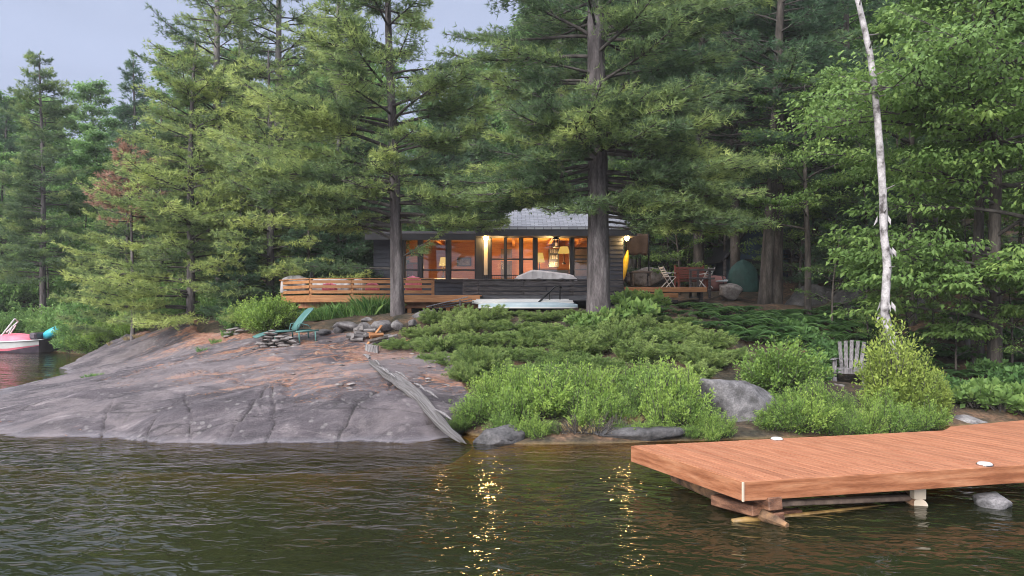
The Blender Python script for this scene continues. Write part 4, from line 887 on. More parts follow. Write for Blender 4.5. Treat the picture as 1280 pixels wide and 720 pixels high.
# bundles on the left deck
def bundle(px0, px1, top, D, dep, m, label, seed, base=366, gr='bundles on the cedar deck'): 
    r = cover('cushion_bundle', px0, px1, top, D, dep, m, label, 'cushion', base, seed); r['group'] = gr; return r
bundle(353, 386, [(0, 349), (.3, 344.5), (.7, 345), (1, 349)], 25.6, .7, 'canvas', 'pale rounded bundle at the left corner of the cedar deck', 4)
bundle(389, 442, [(0, 351), (.2, 347.6), (.7, 348), (1, 352)], 25.2, .7, 'canvas', 'long pale bundle behind the middle of the cedar rail', 5)
bundle(441, 456, [(0, 351), (.5, 347.6), (1, 352)], 25.5, .6, 'canvas', 'short pale bundle beside the long one on the cedar deck', 6)
bundle(403, 421, [(0, 356), (.5, 353), (1, 356)], 24.4, .3, 'pink', 'coral pink cushion left behind the cedar rail slats', 7)
bundle(457, 474, [(0, 356), (.5, 353), (1, 356)], 24.4, .3, 'pink', 'coral pink cushion in the middle behind the cedar rail slats', 8)
bundle(507, 527, [(0, 348), (.4, 344.8), (1, 348)], 25.0, .4, 'pink', 'coral pink cushion right of the trunk on the cedar deck', 9)
for i, px in enumerate((390,)):
    t = empty('deck_lantern', tuple(P(px, 346.2, 24.02)), 0, 'small dark lantern standing on the cedar rail corner', 'lantern')
    MB().lathe([(.09, 0), (.09, .04), (.07, .05), (.07, .2), (.1, .22), (.02, .3), (.015, .34)], 8).obj('body', M['blackmetal'], t)
# ------------------------------------------------------------------ floating dock and crib
def dock():
    t = empty('wooden_dock', (0, 0, 0), 0, 'reddish cedar dock of long boards in the right foreground', 'dock')
    A = P(930, 601, 7.37)[:2]; B = P(792, 557, 9.25)[:2]; Cc = P(1280, 580, 8.16)[:2]
    ev = (Cc - A) / np.linalg.norm(Cc - A); eu = (B - A) / np.linalg.norm(B - A); LB = np.linalg.norm(B - A); zt = .43
    E = P(1180, 538, 10.4)[:2]; Fp = P(1188, 533, 10.75)[:2]; Gp = P(1280, 525, 11.36)[:2]
    n_in = np.array([ev[1], -ev[0]])     # for solving along eu
    def b_at(a):   # far end of the board that starts at distance a along the front
        o = A + a * ev
        def hit(p, q):
            d = q - p; Mx = np.array([[eu[0], -d[0]], [eu[1], -d[1]]]); s = np.linalg.solve(Mx, p - o); return s
        s = hit(B, E); 
        if s[1] <= 1: return s[0]
        s2 = hit(E, Fp)
        if s2[1] <= 1: return s2[0]
        return min(hit(Fp, Gp)[0], 4.2)
    a = .0; k = 0; wds = .135
    while a < 7.8:
        bb = b_at(a); b2 = b_at(a + wds)
        v = [A + a * ev, A + (a + wds) * ev, A + (a + wds) * ev + eu * b2, A + a * ev + eu * bb]; zj = zt + rs.uniform(-.0015, .0015)
        mb = MB().hexa([(*p, zt - .035) for p in v] + [(*p, zj) for p in v])
        o = mb.obj('deck_board', M['dockwood'], t, bevel=.004); a += wds + .0115; k += 1
    sc_ = MB()
    for k2 in range(k):
        for s_ in (.12, .35, 1.0, 1.65):
            for da in (.03, .105):
                c_ = A + ev * (k2 * (wds + .0115) + da) + eu * s_; sc_.add([(c_[0] + .006 * math.cos(h), c_[1] + .006 * math.sin(h), zt + .0022) for h in (0, 1.05, 2.1, 3.14, 4.2, 5.24)], [(0, 1, 2, 3, 4, 5)])
    so = sc_.obj('screw_heads', M['blackmetal'], t); so['kind'] = 'stuff'
    def fas(p, q, z0, z1, th=.04, name='fascia'):
        d = (q - p) / np.linalg.norm(q - p); r = np.array([d[1], -d[0]]) * th
        return MB().hexa([(*x, z0) for x in (p, p + r, q + r, q)][::1] + [(*x, z1) for x in (p, p + r, q + r, q)]).obj(name, M['fasciawood'], t, bevel=.004)
    fas(A - ev * .002, A + ev * 7.9, zt - .195, zt - .002); fas(B, A - eu * .04, zt - .195, zt - .003, .04)
    # pale end grain strip at the corner
    c = A - eu * .042 - ev * .042
    MB().beam((*c, zt - .195), (*c, zt - .004), .016, .02, (*(-eu), 0)).obj('end_grain', M['palewood'], t)
    fas(E + eu * .0, B, zt - .195, zt - .004, -.04)
    # joists below
    for s in (.35, 1.0, 1.65): p = A + ev * .1 + eu * s; q = A + ev * 7.8 + eu * s; MB().beam((*p, zt - .13), (*q, zt - .13), .045, .16).obj('joist', M['darkwood'], t)
    # crib under the near corner
    def lg(a, b, r, name='log', m='log', n=10): return MB().tube([a, (np.array(a) + b) / 2 + [0, 0, .01], b], [r * .9, r, r * 1.02], n, wob=.03).obj(name, M[m], t, smooth=True)
    MB().tube([P(846, 594, 9.0), P(915, 626, 8.0), P(958, 645, 7.45), P(984, 657, 7.25)], [.09, .085, .07, .03], 10, wob=.08).obj('crib_log', M['barklog'], t)
    MB().beam(P(895, 624, 8.0), P(948, 638, 7.45), .16, .11).obj('crib_block', M['cribwood'], t, bevel=.01)
    MB().beam(P(912, 616, 8.1), P(970, 630, 7.38), .17, .13).obj('crib_block', M['cribwood'], t, bevel=.01)
    MB().beam(P(930, 636, 7.9), P(962, 641, 7.5), .14, .09).obj('crib_block', M['cribwood'], t, bevel=.01)
    MB().beam(P(925, 641, 7.95), P(975, 646, 7.38), .13, .08).obj('crib_block', M['cribwood'], t, bevel=.01)
    MB().beam(P(940, 645, 7.6), P(1000, 640, 7.75), .1, .07).obj('cross_beam', M['cribwood'], t, bevel=.01)
    MB().beam(P(962, 629.5, 7.55), P(1140, 622, 8.2), .1, .05).obj('cross_beam', M['greylog'], t, bevel=.01)
    lg(P(955, 650, 7.55), P(1165, 631, 8.3), .04, 'crib_log', 'yellowlog'); lg(P(915, 652.5, 7.45), P(950, 650, 7.5), .035, 'crib_log', 'yellowlog')
    lg(P(1100, 624, 9.0), P(1150, 633, 8.05), .085, 'crib_log', 'log'); lg(P(1105, 617, 9.4), P(1143, 621, 8.5), .06, 'crib_log', 'log')
    e = P(1150, 633, 8.05); d = unit(P(1150, 633, 8.05) - P(1110, 622, 9.2)); MB().tube([e - d * .002, e + d * .01], .08, 16).obj('log_end', M['palewood'], t)
    MB().box(tuple(P(1143, 624.5, 8.05)), tuple(P(1158, 609, 8.05) + [0, .1, 0])).obj('support_block', M['palewood'], t, bevel=.005)
    MB().beam(P(1095, 632, 8.7), P(1120, 632, 8.5), .12, .08).obj('crib_block', M['cribwood'], t, bevel=.01)
    for q, (px, py, D) in enumerate(((971, 550.6, 9.66), (1231, 581.5, 8.1))):
        c = P(px, py, D); c[2] = zt; l = empty('dock_light', tuple(c), 0, ('round white dock light on the far dock edge', 'round white dock light on the near dock edge')[q], 'dock light', 'round white dock lights')
        MB().lathe([(.075, .003), (.075, .018), (.06, .03), (.01, .036)], 16).obj('lens', M['white'], l, smooth=True); MB().lathe([(.085, .001), (.085, .012)], 16).obj('base', M['chrome'], l)
M['dockwood'] = surf('dock_board_stain', [(.235, .085, .042), (.295, .12, .062), (.34, .15, .082)], 6, (7, .5, 1), rot=(0, 0, math.radians(-23)), rough=.62, bump=.25, rand=.12, fine=.09, spec=.3)
M['cribwood'] = surf('wet_crib_timber', [(.05, .022, .012), (.13, .06, .035), (.22, .11, .065)], 4, (1, 1, 4), rough=.6, bump=.5, fine=.3)
M['fasciawood'] = surf('dock_fascia_stain', [(.19, .066, .028), (.29, .115, .055), (.37, .17, .09)], 1.6, (1, 1, 9), rough=.6, bump=.3, rand=.05, fine=.16, spec=.3)
M['log'] = surf('log_wood', [(.1, .055, .035), (.3, .17, .1)], 7, rough=.8, bump=.5); M['barklog'] = surf('wet_bark_log', [(.04, .025, .015), (.14, .08, .045), (.25, .14, .07)], 7, rough=.8, bump=.7)
M['yellowlog'] = surf('wet_log', [(.12, .07, .025), (.32, .2, .07)], 6, rough=.5, bump=.4); M['greylog'] = surf('grey_beam', [(.1, .07, .055), (.25, .18, .14)], 6, rough=.8, bump=.3)
dock()

# ------------------------------------------------------------------ furniture on the rock
def chaise():
    D = 20.0; o = np.array(GS(360, D)); t = empty('chaise_lounge', (0, 0, 0), 0, 'teal reclining chaise lounge beside the stacked flat stones', 'lounge chair')
    def sh(name, prof, w0, w1, rnd=0):
        k = len(prof); pr = np.array([P(a, b, D)[[0, 2]] for a, b in prof]); s = np.linspace(0, 1, k); n = 9; v = np.linspace(-1, 1, n); Vv, Ss = np.meshgrid(v, s); w = w0 + (w1 - w0) * Ss
        if rnd: w = w * np.sqrt(np.clip(1 - np.clip((Ss - .62) / .38, 0, 1) ** 2, .03, 1))
        Xx = np.interp(Ss, s, pr[:, 0]); Zz = np.interp(Ss, s, pr[:, 1]) + .02 * (Vv ** 2)
        ob = grid(Xx, D + Vv * w / 2, Zz, MB()).obj(name, M['teal'], t, smooth=True); m = ob.modifiers.new('s', 'SOLIDIFY'); m.thickness = .03
    sh('backrest', [(369.5, 413.5), (373, 407), (377, 401), (381.5, 395.5), (385, 391.5), (388, 389), (390, 387.8)], .62, .6, 1)
    sh('seat', [(327, 422), (331, 420), (338, 417.6), (347, 416), (357, 415.4), (366, 415)], .6, .62)
    for s in (-.33, .33):
        y = D + s; q = lambda px, py: np.array([XZ(px, D), y, P(px, py, D)[2]])
        MB().tube([q(366.5, 414.8), (q(378, 413.8)), q(392, 413.2)], [.022, .028, .02], 8).obj('armrest', M['teal'], t, smooth=True)
        MB().tube([q(367, 414.5), q(368.5, 406), q(372, 405), q(380, 407), q(383, 410)], .014, 6).obj('brace', M['teal'], t, smooth=True)
        for px, top, b in ((370, 415, 428), (388, 413.5, 432)):
            z = GS(px, y)[2]; MB().tube([q(px, top), np.array([XZ(px + 1, D), y, z - .01])], .018, 6).obj('leg', M['teal'], t, smooth=True)
        MB().tube([q(345, 417), np.array([XZ(343, D), y, GS(343, D)[2]])], .016, 6).obj('leg', M['teal'], t)
    pv = Vector((XZ(376, D), D, 0)); Rm = Matrix.Rotation(math.radians(32), 3, 'Z'); t.rotation_euler = (0, 0, math.radians(32)); t.scale = (1.12, 1, 1.05); l = Rm @ Vector((pv.x * 1.12, pv.y, 0)); t.location = (pv.x - l.x, pv.y - l.y, -.05 * 1.3)
chaise()
def adirondack():
    D = 17.3; x = XZ(1063, D); t = empty('adirondack_chair', (x, D, Hg(x, D) + .03), math.radians(-28), 'weathered grey wooden chair with fanned back slats behind the shrubs', 'chair')
    t.scale = (1.0,) * 3
    pk = lambda nm, a, b, w, h, up=(0, 0, 1): plank(t, nm, a, b, w, h, 'greywood', .006, up)
    for k in range(5):
        u = k - 2; pk('back_slat', (u * .095, .2, .22), (u * .135 + 0, .52, .98 - .02 * abs(u)), .085, .022, (0, 1, .4))
    for k in range(5): y = -.32 + k * .105; pk('seat_slat', (-.28, y, .36 - .03 * k), (.28, y, .36 - .03 * k), .09, .022)
    pk('front_board', (-.3, -.385, .3), (.3, -.385, .3), .022, .13)
    for s in (-1, 1):
        pk('armrest', (s * .34, -.45, .56), (s * .34, .4, .54), .12, .025); pk('front_leg', (s * .31, -.36, -.05), (s * .31, -.36, .545), .09, .03, (0, 1, 0)); pk('rear_leg', (s * .29, -.4, .36), (s * .29, .5, .0), .03, .11)
    pk('back_brace', (-.34, .37, .53), (.34, .37, .53), .06, .025)
adirondack()
# ------------------------------------------------------------------ motor boat
def boat():
    D = 36.5; t = empty('motor_boat', (XZ(0, D), D, 0), math.radians(0), 'white motor boat with a pink cover moored at far left', 'boat'); px2 = lambda a: (a) * D / F
    x1 = px2(61); x0 = x1 - 5.6; n, k = 26, 9; u = np.linspace(0, 1, n); X0 = x0 + u * (x1 - x0)
    w = 1.1 * np.minimum(1, np.minimum(.0 + (u * 2.4) ** .6, 1)) * np.where(u > .9, 1 - (u - .9) * 3, 1); w = np.maximum(w, .04)
    top = .48 + .12 * (1 - u) ** 2 + .12 * np.clip((u - .6) / .4, 0, 1)
    def strip(a, b, wa, wb, name, m):
        for sgn in (1,):
            prof = []
            mb = MB()
            for side in (-1, 1): grid(np.stack([X0, X0]), np.stack([side * w * wa, side * w * wb]), np.stack([a * np.ones(n), b * np.ones(n)]), mb)
            return mb.obj(name, M[m], t, smooth=True)
    cut = np.clip((u - .75) / .25, 0, 1)
    strip(-.15, .08 + .25 * cut, .8, .9, 'hull_bottom', 'boatdark'); strip(.08 + .25 * cut, .2 + .18 * cut, .9, .95, 'pink_stripe', 'pink'); strip(.2 + .17 * cut, top, .95, 1.02, 'topsides', 'white')
    grid(np.stack([X0] * 5), np.stack([w * s * 1.02 for s in (-1, -.5, 0, .5, 1)]), np.stack([top, top + .03, top + .04, top + .03, top]), MB()).obj('deck', M['white'], t, smooth=True)
    MB().tube(np.stack([X0, -w * 1.04, top], 1), .035, 6).obj('rub_rail', M['white'], t, smooth=True)
    MB().add([(x1, -w[-1], -.1), (x1, w[-1], -.1), (x1, w[-1], top[-1]), (x1, -w[-1], top[-1])], [(0, 1, 2, 3)]).obj('transom', M['boatdark'], t)
    uc = np.linspace(0, 1, 18); xc = px2(-70) + uc * (px2(51) - px2(-70)); zc = .5 + .5 * np.clip(np.sin(PI * np.clip(uc, 0, 1)) ** .45, 0, 1) * np.interp(uc, [0, .5, .72, .9, 1], [.5, .5, .9, .95, .6])
    vv = np.linspace(-1, 1, 11); Vv, Uu = np.meshgrid(vv, uc)
    grid(np.repeat(xc[:, None], 11, 1), Vv * 1.0, .5 + (zc[:, None] - .5) * np.sqrt(np.clip(1 - Vv ** 4, 0, 1)), MB()).obj('cover', M['pink'], t, smooth=True)
    for pxa, pya, pxb, pyb, y in ((14, 419, 30.5, 398, -.7), (23, 417, 27.5, 407, -.7), (-4, 416, 11, 402, .7), (0, 419, 8, 407, .7)):
        a = P(pxa, pya, D) - [XZ(0, D), D, 0]; b = P(pxb, pyb, D) - [XZ(0, D), D, 0]; a[1] = b[1] = y; MB().tube([a, b], .035, 6).obj('tower_bar', M['white'], t)
    a = P(30.5, 398, D) - [XZ(0, D), D, 0]; b = P(11, 402, D) - [XZ(0, D), D, 0]; a[1] = -.7; b[1] = .7; MB().tube([a, b], .03, 6).obj('tower_bar', M['white'], t)
    MB().box((px2(47), -.7, .62), (px2(56), .7, .95)).obj('engine_hatch', M['boatdark'], t, bevel=.08)
    # inflatable lying on the stern
    t2 = empty('inflatable_float', tuple(P(54, 421.5, D)), 0, 'teal inflatable float sticking up from the boat stern', 'float')
    d = P(74, 411, D) - P(53, 422, D); MB().tube([d * s for s in (0, .1, .35, .7, .95, 1.02)], [.08, .17, .22, .22, .17, .06], 12).obj('tube', M['tealtube'], t2, smooth=True)
    MB().tube([d * .93, d * 1.04], .06, 8).obj('valve', M['inwhite'], t2)
M['boatdark'] = surf('dark_hull', [(.04, .03, .045), (.08, .06, .08)], 2, rough=.4, bump=.02)
boat()
# ------------------------------------------------------------------ rocks
def rockmesh(seed, sub=3, rough=.3, flat=.75, mat='stone', angular=0):
    import bmesh
    bm = bmesh.new(); bmesh.ops.create_icosphere(bm, subdivisions=sub, radius=1); co = np.array([v.co for v in bm.verts]); rng = np.random.default_rng(seed)
    for _ in range(14):
        d = unit(rng.standard_normal(3)); h = rng.uniform(.5, .85); e = co @ d - h; co = co - np.maximum(e, 0)[:, None] * d * .97
    o = rng.uniform(0, 50, 3); n = fbm(co[:, 0] * 1.5 + o[0], co[:, 1] * 1.5 + o[1], co[:, 2] * 1.5 + o[2], 4 if sub > 2 else 2, seed)
    co = co * (1 + rough * .35 * n)[:, None]; co[:, 2] *= flat
    for v, c in zip(bm.verts, co): v.co = c
    me = bpy.data.meshes.new('rock'); bm.to_mesh(me); bm.free(); me.materials.append(M[mat]); me.polygons.foreach_set('use_smooth', np.full(len(me.polygons), sub > 2)); return me
def rock(px, py, D, w, h, dep, label, seed, mat='stone', group=None, rz=0, sub=4, cat='boulder', name='boulder', rx=0):
    o = bpy.data.objects.new(name, rockmesh(seed, sub, .35, 1, mat)); C.objects.link(o); o.location = tuple(P(px, py, D)); o.scale = (w / 2, dep / 2, h / 2); o.rotation_euler = (rx, 0, rz); return tag(o, label, cat, group)
rock(910, 508, 13.5, 1.75, 1.2, 1.5, 'big rounded grey boulder behind the waterline shrubs', 1, 'boulder', rz=.1)
rock(629, 550, 11.9, .95, .55, .7, 'dark angular boulder at the waterline by the driftwood', 2, 'dstone')
rock(1210, 530, 13.9, .9, .4, .6, 'low pale rock behind the upper dock edge', 3, 'stone')
rock(1240, 631, 8.05, .5, .34, .4, 'wet grey rock in the water under the dock', 4, 'boulder')
rock(911, 367, 27.2, 1.15, .8, .9, 'pale boulder beside the green covered barbecue', 5, 'pstone')
rock(1045, 486, 16.2, .5, .35, .4, 'small pale rock at the foot of the grey chair', 6, 'pstone')
rock(527, 396, 21.6, .95, .45, .8, 'grey rock at the foot of the left pine trunk', 7, 'stone')
rock(795, 545, 12.2, 1.7, .5, .8, 'low wet ledge at the waterline under the shrubs', 8, 'dstone')
rock(885, 547, 12.6, .8, .4, .5, 'dark waterline stone left of the dock corner', 18, 'dstone')
rock(845, 322, 40, 2.6, 3.2, 2, 'pale rock outcrop glimpsed behind the brown tarpaulin', 9, 'pstone', cat='outcrop', name='rock_outcrop')
rock(806, 352, 31, 2.0, 1.2, 1.4, 'pale rock slope beside the right cabin corner', 10, 'pstone', cat='outcrop', name='rock_outcrop')
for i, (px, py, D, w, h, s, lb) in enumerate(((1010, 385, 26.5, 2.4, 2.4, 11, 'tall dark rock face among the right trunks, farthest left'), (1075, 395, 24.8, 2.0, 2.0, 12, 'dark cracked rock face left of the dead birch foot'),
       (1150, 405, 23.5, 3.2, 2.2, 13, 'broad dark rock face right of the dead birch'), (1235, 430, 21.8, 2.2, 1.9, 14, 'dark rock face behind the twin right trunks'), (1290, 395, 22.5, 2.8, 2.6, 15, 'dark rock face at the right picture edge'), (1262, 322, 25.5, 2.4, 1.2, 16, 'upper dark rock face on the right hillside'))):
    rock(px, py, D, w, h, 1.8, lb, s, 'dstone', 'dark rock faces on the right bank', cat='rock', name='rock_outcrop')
# stacked flat stones beside the chaise
def stack(name, label, px0, px1, D, rows, seed, mat='pstone', sz=(.2, .42), hh=.085, dep=.3):
    rng = np.random.default_rng(seed); t = empty(name, (0, 0, 0), 0, label, 'stone pile'); ms = [rockmesh(seed * 10 + k, 2, .3, 1, mat) for k in range(5)]
    for dy in (0, .28):
        for r_ in range(rows):
            a = XZ(px0, D) + .07 * r_ + rng.uniform(0, .05); b = XZ(px1, D) - .16 * r_
            while a < b:
                w = rng.uniform(*sz); x = a + w / 2; g = GS((x * F / (D + dy)) + CX, D + dy)
                o = bpy.data.objects.new('stone', ms[rng.integers(5)]); C.objects.link(o); o.parent = t
                o.location = (x, D + dy + rng.uniform(-.06, .06), g[2] + .03 + r_ * hh); o.scale = (w / 2 * 1.08, dep / 2 * rng.uniform(.8, 1.1), hh * rng.uniform(.5, .72)); o.rotation_euler = (rng.uniform(-.08, .08), rng.uniform(-.14, .14), rng.uniform(-.5, .5)); a += w * .9
stack('stone_fire_ring', 'low curved pile of flat pale stones beside the teal chaise', 314, 366, 19.3, 5, 3)
stack('stone_pile', 'small pile of flat stones beside the left leafy shrub', 276, 310, 22.5, 3, 4)
stack('stone_wall', 'low wall of dark flat stones behind the teal chaise', 386, 425, 22.3, 3, 5, 'stone', (.4, .8), .15, .45)
for i, (px, py, D, w, h, dp, lb) in enumerate(((436, 408, 21.2, 1.1, .36, .7, 'long grey stone slab right of the dark stone wall'), (455, 413, 21, .9, .55, .7, 'grey blocky stone left of the white debris'), (405, 416, 21, .6, .28, .5, 'blocky grey stone just behind the chaise arm'), (424, 412, 21.2, .45, .4, .4, 'small upright stone between chaise and slab'),
      (480, 408, 20.6, .9, .4, .6, 'flat grey stone above the firewood heap'), (460, 400, 22, .8, .25, .5, 'thin pale ledge stone below the deck grass'), (497, 407, 20.4, .4, .35, .4, 'small grey stone at the juniper edge'), (515, 405, 20.8, .5, .3, .4, 'pale stone touching the left pine foot'))):
    rock(px, py, D, w, h, dp, lb, 30 + i, 'stone', 'grey stones between chaise and pine', cat='stone', name='stone', sub=3, rz=.2 * i)
# small loose stones scattered on the slab
rng = np.random.default_rng(8); ms = [rockmesh(80 + k, 2, .3, .5, 'pstone') for k in range(4)]
for k in range(46):
    px, D = (rng.uniform(300, 560), rng.uniform(15, 21)) if k < 34 else (rng.uniform(420, 560), rng.uniform(13, 17))
    o = bpy.data.objects.new('pebble', ms[k % 4]); C.objects.link(o); o.location = GS(px, D, .01); s = rng.uniform(.03, .09); o.scale = (s * 1.3, s, s * .7); o.rotation_euler = (0, 0, rng.uniform(0, 6)); tag(o, 'loose pebble lying on the granite slab', 'pebble', 'loose pebbles on the slab')
# firewood and boards
t = empty('firewood_pile', (0, 0, 0), 0, 'heap of split firewood and scraps at the juniper edge', 'firewood'); rng = np.random.default_rng(12)
for k in range(16):
    px = rng.uniform(462, 504); D = rng.uniform(18.6, 19.8); g = np.array(GS(px, D)) + [0, 0, .05 + .09 * (k % 3)]; a = rng.uniform(-.7, .7); l = rng.uniform(.25, .5); d = np.array([math.cos(a), math.sin(a), rng.uniform(-.1, .25)]) * l / 2
    MB().tube([g - d, g + d], rng.uniform(.035, .06), 6, wob=.08, rng=rng).obj('log', M[['greywood', 'darkbark', 'palebark', 'orangewood'][k % 4]], t)
a = GS(456, 18.2, .09); MB().hexa([(a[0], a[1], a[2] - .1), (a[0] + .34, a[1] - .15, a[2] - .16), (a[0] + .36, a[1] - .1, a[2] - .16), (a[0] + .02, a[1] + .05, a[2] - .1), (a[0], a[1], a[2] + .06), (a[0] + .34, a[1] - .15, a[2] + .03), (a[0] + .36, a[1] - .1, a[2] + .03), (a[0] + .02, a[1] + .05, a[2] + .08)]).obj('board', M['oldboard'], t)
MB().beam(GS(458, 18.6, .05), GS(477, 19.4, .5), .06, .03).obj('board', M['orangewood'], t)
t = empty('birch_bark_heap', (0, 0, 0), 0, 'crumpled white birch bark and logs beside the firewood heap', 'bark')
for k in range(9):
    px = rng.uniform(440, 463); D = rng.uniform(19.4, 20.2); g = np.array(GS(px, D)) + [0, 0, .06 + .07 * (k % 3)]; a = rng.uniform(-1.2, 1.2); d = np.array([math.cos(a), math.sin(a), rng.uniform(-.3, .3)]) * .16
    MB().tube([g - d, g + d], rng.uniform(.05, .08), 7, wob=.12, rng=rng).obj('bark_piece', M['palebark'], t)
# driftwood trunk
def drift():
    rng = np.random.default_rng(6); a = P(461, 466, 15.5); b = P(583, 558.5, 11.55); a[2] += .05; b[2] = .0; t = empty('driftwood_log', tuple(a), 0, 'split silver-grey driftwood trunk leaning down the slab into the water', 'driftwood')
    d = b - a; n = 46; s = np.linspace(0, 1, n)
    side = unit(np.cross(d, [0, 0, 1.])); up = np.cross(side, unit(d)) * 1.0
    pts_ = d * s[:, None] + side * (.03 * np.sin(s * 4))[:, None]; need = np.zeros(n)
    for i in range(n):
        w = a + pts_[i]; px = w[0] * F / w[1] + CX; z = GS(px, w[1])[2]
        need[i] = max(0, z + .09 - w[2]) if i < n - 5 else 0
    pts_[:, 2] += np.convolve(np.pad(need, 6, 'edge'), np.ones(13) / 13, 'valid')
    r = np.interp(s, [0, .08, .35, .7, .93, 1], [.03, .07, .11, .1, .07, .03]); k = 28; th = np.arange(k) * 2 * PI / k
    for j in range(17):
        an = rng.uniform(0, 2 * PI); s0 = rng.uniform(0, .35) if j > 5 else 0; s1 = rng.uniform(.6, 1) if j > 4 else rng.uniform(.93, 1.0); m = 18; ss = np.linspace(s0, s1, m)
        c = np.stack([np.interp(ss, s, pts_[:, q_]) for q_ in range(3)], 1); rad = np.interp(ss, s, r); off = (.62 if j > 2 else .2)
        an2 = an + .9 * ss + .25 * np.sin(ss * 9 + j)
        c = c + side * (np.cos(an2) * rad * off * 1.15)[:, None] + up * (np.sin(an2) * rad * off * .8)[:, None] + rng.normal(0, .006, (m, 3))
        rw = rad * (rng.uniform(.3, .5) if j > 2 else .62) * np.clip(np.minimum(ss - s0, s1 - ss) * 12 + .12, .1, 1)
        o = MB().tube(c, rw, 7, wob=.13, rng=rng).obj('strand' if j > 2 else 'trunk', M['driftlog'], t)
        me = o.data; nv = len(me.vertices); kk = 7; th2 = np.tile(np.arange(kk) * 2 * PI / kk, m)
        ga = me.attributes.new('grain', 'FLOAT_VECTOR', 'POINT'); ga.data.foreach_set('vector', np.stack([np.repeat(ss * 2.2, kk) + j, np.cos(th2) + j * .7, np.sin(th2)], 1).astype(np.float32).ravel())
    for q in range(9):
        s0 = rng.uniform(.02, .85); p = np.array([np.interp(s0, s, pts_[:, c]) for c in range(3)]) + side * rng.uniform(-.13, .13) + up * .1; L_ = rng.uniform(.2, .7)
        MB().tube([p, p + unit(d) * L_ * .5 + up * .03, p + unit(d) * L_ + side * rng.uniform(-.04, .04)], [.012, .028, .006], 5, wob=.1, rng=rng).obj('splinter', M['oldboard'], t)
    p = pts_[0]; MB().tube([p + [.02, 0, .03], p + [-.1, .15, .09], p + [-.18, .3, .08]], [.035, .025, .01], 6).obj('splinter', M['oldboard'], t)
M['drift'] = surf('driftwood', [(.1, .085, .08), (.38, .36, .36), (.6, .58, .6)], 5, (1.6, 14, 14), rot=(0, 0, math.radians(67)), rough=.8, bump=.9, bdist=.03, contrast=(.34, .6))
M['driftlog'] = surf('silvery_driftwood_grain', [(0.0536, 0.0459, 0.042), (0.2066, 0.1913, 0.1913), (0.3825, 0.3672, 0.3825)], 3, (.55, 4.5, 4.5), rough=.85, bump=1, bdist=.05, bscale=5, contrast=(.36, .62), attr='grain')
drift()
# ------------------------------------------------------------------ big pines
TP = {}
def hero(px, D, meshes, label, rz=0, sc=1, group=None, name='pine_tree', dz=0):
    return place(name, meshes[:3], G(px, D, dz), rz, sc, label, 'pine tree', group)
R_ = math.radians
def toward(lo, hi):   # keep azimuths outside the sector lo..hi (degrees)
    return lambda az, z, L_, rng: not (lo < math.degrees(az) % 360 < hi)
# the pine whose trunk crosses the cabin's left wing
def keepA(az, z, L_, rng):
    d = math.degrees(az) % 360
    return not (200 < d < 340 and z < 3.4) and not ((d < 70 or d > 320) and z < 4.6 and rng.random() < .8)
exA = [(2.75, R_(352), 3.2, .03), (2.95, R_(8), 3.4, .04), (2.8, R_(332), 2.8, .02), (3.3, R_(340), 3.4, .02), (2.6, R_(205), 4.0, .12), (1.35, R_(186), 2.8, .12), (2.2, R_(196), 3.2, .5), (2.45, R_(160), 3.0, .22), (3.0, R_(345), 3.4, .02), (3.3, R_(5), 3.2, .05), (3.5, R_(320), 3.2, .02), (3.1, R_(200), 3.6, .1), (3.4, R_(235), 3.0, .08), (3.9, R_(215), 4.6, .12), (4.1, R_(345), 3.0, .1), (1.6, R_(12), 1.3, .75), (2.6, R_(190), 4.6, .32), (2.9, R_(215), 4.4, .3), (3.2, R_(165), 4.8, .3), (3.3, R_(350), 2.2, .2), (3.6, R_(200), 5.2, .3), (4.2, R_(175), 5.4, .3), (4.9, R_(205), 4.6, .35), (5.5, R_(185), 4.6, .35)]
mA = pine(101, 13.5, .205, 2.9, 3.9, .55, 4.4, 12, .07, 7, .15, .019, (-.35, 0), exA, keepA, topr=.12, base_tint=.55, dead=.12)
hero(497, 22, mA, 'leaning grey-trunked pine rising in front of the cabin left wing')
